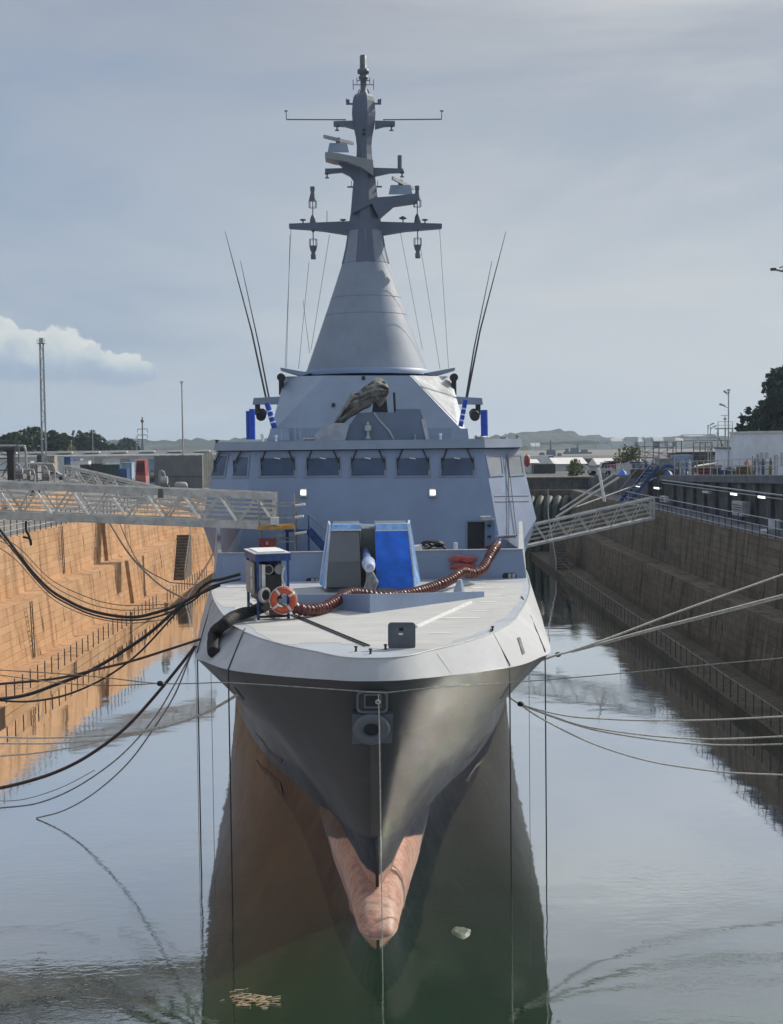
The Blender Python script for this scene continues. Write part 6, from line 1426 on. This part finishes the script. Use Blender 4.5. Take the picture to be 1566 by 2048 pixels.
# terrace wall services: pipes, lamps, cabinet, drum
fx = 24.2
for z, r, lab in ((9.25, .06, 'upper grey pipe along the dark terrace wall'), (9.02, .04, 'lower thin pipe along the dark terrace wall')):
    tag(MB().tube([(fx+offR(Y)-.05, Y, z) for Y in (56, 75, 95, 112)], r, 6).build('wall_pipe', galv), lab, 'pipe')
for i, (px, py, lit, lab) in enumerate(((1527, 994, 1, 'lit tube lamp on the terrace wall, nearest the right edge'), (1471, 988, 1, 'second lit tube lamp on the terrace wall from the right'), (1414, 984, 0, 'unlit tube lamp on the terrace wall'), (1316, 976, 1, 'lit tube lamp left of the blue terrace stairs'), (1279, 972, 1, 'small lit tube lamp farthest along the terrace wall'))):
    q = PX(px, py, fx+.3); t = thing('tube_lamp', q, lab, 'lamp', 'tube lamps on the terrace wall')
    MB().box(q, (.22, 1.5*q.y/80, .16)).build('housing', galv, t)
    MB().box((q.x-.13, q.y, q.z-.01), (.05, 1.3*q.y/80, .12)).build('tube', emis('tube_lit', (.95, 1, .92), 2.2) if lit else boxwhite, t)
def wallbox(px0, px1, y0, y1, label, mt, d=.5):
    a = PX(px0, y1, fx+.2); c = PX(px1, y0, fx+.2); t = thing('control_cabinet', (fx, (a.y+c.y)/2, min(a.z, c.z)), label, 'cabinet'); h = abs(zof(y0, (a.y+c.y)/2, px0)-zof(y1, (a.y+c.y)/2, px0)); z0 = zof(y1, (a.y+c.y)/2, px0)
    MB().box2((fx-d+.2, min(a.y, c.y), z0), (fx+.2, max(a.y, c.y), z0+h)).build('body', mt, t)
    for k in range(4): MB().box((fx-d+.19, (a.y+c.y)/2, z0+h*(.25+.17*k)), (.04, abs(a.y-c.y)*.75, .05)).build('louvre', iron, t)
wallbox(1479, 1500, 1003, 1031, 'grey louvred control cabinet on the dark terrace wall', galv); wallbox(1328, 1337, 992, 1004, 'small pale control cabinet left of the blue terrace stairs', boxwhite, .35)
q = PZ(1548, 1070, 7.21); t = thing('oil_drum', q, 'pale drum lying at the right edge of the walkway', 'drum'); MB().lathe(q, [(.32, 0), (.34, .02), (.34, .3), (.36, .33), (.34, .36), (.34, .85), (.3, .87)], 18).build('body', M('drum_pale', (.42, .44, .46), .45), t); MB().cyl(q+Vector((-.75, .1, .18)), q+Vector((-.4, .1, .18)), .16, 10).build('spout', boxwhite, t)
# scaffolds and skips behind the right railing
scm = M('scaffold_brown', (.16, .14, .12), .7, var=.3, scale=3)
frame_tower(1290, 1318, 893, 938, 150, 3, 4, 'brown scaffold frame, left one of the group on the upper quay', scm, 'scaffold_tower', 'scaffold'); frame_tower(1318, 1346, 884, 940, 155, 3, 5, 'taller brown scaffold frame beside the left one', scm, 'scaffold_tower', 'scaffold'); frame_tower(1363, 1455, 881, 905, 170, 3, 1, 'wide dark portal frame on the right skyline', M('portal_dark', (.06, .07, .09), .6), 'portal_frame', 'frame', False); frame_tower(1400, 1424, 885, 925, 150, 3, 3, 'brown stacked frame below the wide portal frame', scm, 'scaffold_tower', 'scaffold')
container(1320, 1343, 918, 145, GF(145), 'grey', 'grey hut with a pale roof left of the pale tarpaulin hut'); container(1350, 1386, 911, 160, GF(160), 'lblue', 'pale blue tarpaulin hut on the upper quay'); container(1345, 1458, 906, 175, GF(175), 'dark', 'long dark low roofed hut behind the scaffolds'); container(1436, 1460, 912, 165, GF(165), 'grey', 'grey flat hut left of the small white building')
Y = 128; t = thing('red_skip', at(1420, Y, GF(Y)), 'red skip with a pale green sloping lid on the upper quay', 'skip')
MB().hexa([P(1398, 957, Y), P(1440, 957, Y), P(1440, 957, Y+3), P(1398, 957, Y+3)], [P(1396, 934, Y), P(1444, 930, Y), P(1444, 930, Y+3), P(1396, 934, Y+3)]).build('body', redp, t)
MB().hexa([P(1384, 935, Y-.1), P(1436, 928, Y-.1), P(1436, 928, Y+3), P(1392, 933, Y+3)], [P(1384, 934, Y-.1), P(1436, 926, Y-.1), P(1432, 924, Y+3), P(1394, 930, Y+3)]).build('lid', M('lid_pale_green', (.48, .55, .47), .6), t)
m = MB()
for y in (939, 945, 951): m.bar(P(1398, y, Y-.03), P(1426, y, Y-.03), .1, .12)
m.build('ridge', blackM, t)
for a in ((1440, 1462, 941, 122, 'blue', 'blue crate with slats right of the red skip'), (1463, 1508, 943, 120, 'dark', 'dark slatted crate right of the blue crate'), (1427, 1440, 938, 118, 'dark', 'dark upright box in front of the red skip')): container(*a[:4], GF(a[3]), a[4], a[5], 1.5)
lump(1452, 1482, 932, 943, 123, M('dark_tarp', (.03, .04, .08), .7), 'dark blue tarpaulin heap on top of the blue crate', 14)
yp = M('yellow_paint', (.48, .36, .10), .55, var=.25, scale=3)
frame_tower(1510, 1537, 930, 958, 112, 1, 1, 'yellow and grey pipe frame in front of the white building', yp, 'pipe_rack', 'rack', False)
c = P(1494, 931, 118); t = thing('orange_drum', c-Vector((0, 0, .5)), 'small orange drum standing on the crates by the white building', 'drum'); MB().lathe(c, [(.22, -.45), (.24, -.4), (.24, .3), (.2, .34)], 12).build('body', M('orange_plastic', (.55, .13, .05), .5), t); MB().lathe(c, [(.12, .34), (.1, .45)], 10).build('cap', redp, t)
# white buildings at right
def building(px0, px1, yt, Y, d, label, wins_, wm, roof_m):
    GR = GF(Y); a, c = at(px0, Y, GR), at(px1, Y, GR); zt2 = zof(yt, Y, px0); t = thing('white_building', ((a.x+c.x)/2, Y+d/2, GR), label, 'building')
    MB().box2((a.x, Y, GR), (c.x, Y+d, zt2)).build('wall', wm, t); MB().box2((a.x-.15, Y-.15, zt2), (c.x+.15, Y+d+.15, zt2+.18)).build('roof', roof_m, t)
    for x0, x1, y0, y1, nm, mt in wins_:
        p, q = P(x0, y1, Y), P(x1, y0, Y); f = MB().box2((p.x, Y-.06, p.z), (q.x, Y+.02, q.z)).build(nm, M('joinery', (.38, .42, .47), .5), t)
        MB().box2((p.x+.08, Y-.09, p.z+.08), (q.x-.08, Y-.05, q.z-.08)).build('pane', mt, f)
    return t
wbm = M('render_white', (.74, .78, .84), .8, var=.06, scale=1, streak=.12)
building(1507, 1600, 866, 128, 8, 'larger white building with tall narrow windows at the right edge', ((1513, 1517, 908, 925, 'window', glassM), (1521, 1526, 905, 928, 'window', boxwhite), (1530, 1536, 905, 928, 'window', boxwhite), (1549, 1555, 910, 952, 'door', boxwhite), (1562, 1570, 905, 930, 'window', boxwhite)), wbm, hw)
building(1461, 1504, 898, 136, 6, 'smaller white building left of the larger one', ((1465, 1470, 906, 922, 'window', glassM), (1474, 1478, 905, 932, 'door', boxwhite), (1484, 1500, 903, 930, 'door', wbm)), wbm, M('flat_roof_dark', (.14, .15, .16), .7))
# railed observation platform
Y = 150; t = thing('lookout_platform', at(1450, Y, GF(Y)), 'steel lookout platform with railing beside the tall lamp post', 'platform')
a, c = P(1436, 857, Y), P(1465, 857, Y)
for x in (a.x, c.x, (a.x+c.x)/2): MB().bar((x, Y, GF(Y)), (x, Y, a.z), .14).build('leg', galv, t)
MB().box(((a.x+c.x)/2, Y+.6, a.z), (c.x-a.x+.1, 1.6, .12)).build('floor', galv, t)
m = MB()
for z in (.35, .75): m.bar((a.x, Y, a.z+z), (c.x, Y, a.z+z), .05)
for x in (a.x, (a.x+c.x)/2, c.x): m.bar((x, Y, a.z), (x, Y, a.z+.78), .06)
m.build('railing', galv, t)
m = MB(); x = P(1450, 838, Y); m.bar((x.x, Y, a.z), (x.x, Y, x.z+.4), .07).bar((x.x-.45, Y, x.z+.4), (x.x+.5, Y, x.z+.4), .06).box((x.x, Y, x.z), (.25, .25, .25)); m.build('sensor_mast', galv, t)
m = MB(); m.bar((a.x-.1, Y+.2, a.z-.5), (a.x+.7, Y+.2, a.z-2.2), .08).box(((a.x+c.x)/2, Y+.5, (GF(Y)+a.z)/2-.4), (.9, .9, 1.3)); m.build('bracing', dst, t)
frame_tower(1366, 1430, 869, 876, 165, 1, 1, 'thin railing on the right skyline left of the lookout platform', galv, 'railing', 'railing', False); frame_tower(1466, 1478, 868, 876, 152, 1, 1, 'short thin railing right of the lookout platform', galv, 'railing', 'railing', False)
# crane tip reaching in at the right edge
t = thing('crane_jib', P(1600, 545, 190), 'tip of a crane jib reaching in from the right edge of the sky', 'crane'); Y = 190
m = MB()
a0, a1 = P(1545, 538, Y), P(1640, 560, Y); c1 = P(1640, 505, Y)
m.bar(a0, a1, .22); m.bar(a0+Vector((1.0, 0, .15)), c1, .16)
for k in range(6): m.bar(a0.lerp(a1, .2+.13*k), (a0+Vector((1., 0, .15))).lerp(c1, .15+.14*k), .1)
m.build('jib', dst, t); MB().box(a0+Vector((.1, 0, -.05)), (.7, .5, .35)).build('sheave', blackM, t)
b0 = P(1640, 560, Y); MB().box2((b0.x-.6, Y-.6, GF(Y)), (b0.x+.6, Y+.6, b0.z+3.5)).build('tower', dst, t)
# ---- far grey warships in the harbour
def farship(px0, px1, yb, yd, Y, parts_, label):
    t = thing('far_warship', at((px0+px1)/2, Y, 3), label, 'warship'); fm2 = M('far_navy', (.17, .20, .24), .6, var=.1)
    MB().hexa([P(px0+3, yb, Y), P(px1-3, yb, Y), P(px1-3, yb, Y+9), P(px0+3, yb, Y+9)], [P(px0, yd, Y), P(px1, yd, Y), P(px1, yd, Y+9), P(px0, yd, Y+9)]).build('hull', fm2, t)
    for x0, x1, y0, y1 in parts_: 
        nm = 'mast' if x1-x0 < 4 else 'deckhouse'
        MB().hexa([P(x0, y1, Y+2), P(x1, y1, Y+2), P(x1, y1, Y+7), P(x0, y1, Y+7)], [P(x0+1, y0, Y+2), P(x1-1, y0, Y+2), P(x1-1, y0, Y+7), P(x0+1, y0, Y+7)]).build(nm, fm2, t)
    return t
farship(1072, 1128, 926, 912, 520, ((1078, 1090, 905, 912), (1092, 1112, 900, 912), (1099, 1103, 880, 900), (1114, 1124, 906, 912)), 'grey warship moored far off, left of the other far warship'); farship(1126, 1184, 916, 904, 600, ((1130, 1138, 897, 904), (1140, 1158, 896, 904), (1153, 1157, 886, 896), (1161, 1176, 899, 904)), 'grey warship moored far off, behind the white sheds')

# ---- small yard clutter
def reel(px, yb, Y, r, mt, label):
    q = P(px, yb, Y); t = thing('cable_reel', q, label, 'cable reel')
    for dy in (0, .7): MB().cyl((q.x, Y+dy, q.z+r), (q.x, Y+dy+.08, q.z+r), r, 18).build('flange', mt, t)
    MB().cyl((q.x, Y+.08, q.z+r), (q.x, Y+.7, q.z+r), r*.62, 14).build('winding', blackM, t)
def pallets(px, Y, n, label, mt, g=None):
    q = at(px, Y, g if g is not None else GF(Y)); t = thing('pallet_stack', q, label, 'pallets')
    for k in range(n):
        MB().box((q.x+rnd.uniform(-.05, .05), Y+.5, q.z+.14+k*.17), (1.2, .9, .05)).build('deck_boards', mt, t); MB().box((q.x, Y+.5, q.z+.05+k*.17), (1.15, .1, .1)).build('runner', mt, t)
def rack(px, Y, label, mt, g=None):
    q = at(px, Y, g if g is not None else GF(Y)); t = thing('bottle_rack', q, label, 'gas bottles')
    for k in range(5): MB().lathe((q.x-.6+k*.3, Y, q.z+.08), [(.12, 0), (.12, 1.2), (.06, 1.38), (.03, 1.5)], 10).build('gas_bottle', mt[k % len(mt)], t)
    for z in (.1, .7, 1.2): MB().bar((q.x-.85, Y-.18, q.z+z), (q.x+.85, Y-.18, q.z+z), .05).build('rail', dst, t)
    for x in (-.85, .85): MB().bar((q.x+x, Y-.18, q.z), (q.x+x, Y-.18, q.z+1.7), .06).build('post', dst, t)
wood = M('pallet_wood', (.24, .18, .11), .9, var=.3, scale=3)
gb = [M('bottle_grey_dark', (.12, .13, .14), .5), M('bottle_grey', (.3, .32, .33), .5), cols['blue'], M('bottle_white', (.6, .6, .58), .5)]
for px, Y, n, lab in ((1276, 118, 5, 'stack of wooden pallets behind the bend of the upper quay railing'), (1306, 132, 8, 'taller stack of pallets under the left brown scaffold'), (1490, 108, 6, 'stack of pallets behind the dark slatted crate'), (1212, 168, 5, 'small far stack of pallets beside the pale pickup truck')): pallets(px, Y, n, lab, wood)
for px, Y, lab in ((1292, 120, 'rack of gas bottles near the bend of the upper quay'), (1372, 114, 'rack of gas bottles at the head of the blue terrace stairs'), (1526, 104, 'rack of gas bottles beside the yellow pipe rack')): rack(px, Y, lab, gb)
for px, Y, r, mt, lab in ((1338, 118, .6, yardblue, 'small blue cable reel left of the blue terrace stairs'),): q = at(px, Y, GF(Y)); reel(px, 889+(CAMZ-GF(Y))*2700/Y-(px-727)*.0126, Y, r, mt, lab)
for px, Y, n, lab in ((112, 170, 6, 'stack of pallets in the left yard below the small blue container'), (222, 160, 5, 'stack of pallets in front of the dark green container'), (66, 150, 7, 'stack of pallets behind the left pump sets')): pallets(px, Y, n, lab, wood, GL)
for px, Y, lab in ((190, 175, 'rack of gas bottles in the left yard by the dark container'), (262, 168, 'rack of gas bottles just left of the red lift cab')): rack(px, Y, lab, gb, GL)
# parked vans and cars on the yards
def car(px, Y, g, col, label, L=4.2, H=1.45, van=False, face=1):
    q = at(px, Y, g); nm = 'parked_van' if van else 'parked_car'; t = thing(nm, q, label, 'van' if van else 'car'); cm = M('car_'+col, {'white': (.7, .7, .7), 'grey': (.3, .31, .33), 'dark': (.04, .045, .05), 'blue': (.04, .09, .25), 'red': (.35, .03, .03)}[col], .3, var=.05); W_ = 1.75
    X = lambda f: q.x+face*(f-.5)*L
    prof = [(0, .35), (0, .8*H*.75), (.06, H*.62), (.1, H*.98), (.72, H), (.86, H*.62), (1, H*.55), (1, .35)] if van else [(0, .35), (0, H*.6), (.06, H*.66), (.18, H*.68), (.30, H*.98), (.62, H), (.76, H*.68), (.97, H*.58), (1, .35)]
    MB().prism([(X(f), Y, q.z+z) for f, z in prof], (0, W_, 0)).build('body', cm, t)
    wp = [(.74, H*.93), (.83, H*.66), (.6, H*.66), (.6, H*.93)] if van else [(.32, H*.93), (.61, H*.94), (.73, H*.69), (.22, H*.69)]
    MB().prism([(X(f), Y-.02, q.z+z) for f, z in wp], (0, W_+.04, 0)).build('side_window', MC['truck_glass'], t)
    for f in (.18, .81):
        for dy in (-.03, W_-.15): MB().cyl((X(f), Y+dy, q.z+.32), (X(f), Y+dy+.18, q.z+.32), .32, 14).build('wheel', blackM, t)
for a in ((172, 235, GL, 'white', 'white van parked before the long shed, right of the low white container', 5.2, 2.1, True), (228, 270, GL, 'white', 'white van parked at the long shed above the dark green container', 5.2, 2.1, True), (104, 225, GL, 'grey', 'grey car parked below the tan container'), (216, 240, GL, 'dark', 'dark car parked between the two white vans'), (52, 245, GL, 'red', 'red car parked at the left end of the long shed'), (1090, 205, 8.45, 'white', 'white van parked left of the white tent like shed', 5.2, 2.1, True), (1182, 210, 8.45, 'dark', 'dark car parked right of the white tent like shed'), (1274, 175, 8.45, 'blue', 'blue car parked among the pallets on the far right quay'), (1226, 182, 8.45, 'red', 'red car parked just right of the pale pickup truck')): car(*a)
# ---------------------------------------------------------------- haze
vm = bpy.data.materials.new('haze'); vm.use_nodes = True; nt = vm.node_tree; nt.nodes.clear()
pv = nt.nodes.new('ShaderNodeVolumePrincipled'); ou = nt.nodes.new('ShaderNodeOutputMaterial'); nt.links.new(pv.outputs[0], ou.inputs['Volume'])
pv.inputs['Density'].default_value = .00019; pv.inputs['Color'].default_value = (.62, .80, 1, 1); pv.inputs['Anisotropy'].default_value = .2
hz = MB().box2((-3200, -60, -9), (3200, 2750, 75)).build('haze', vm); tag(hz, kind='stuff')
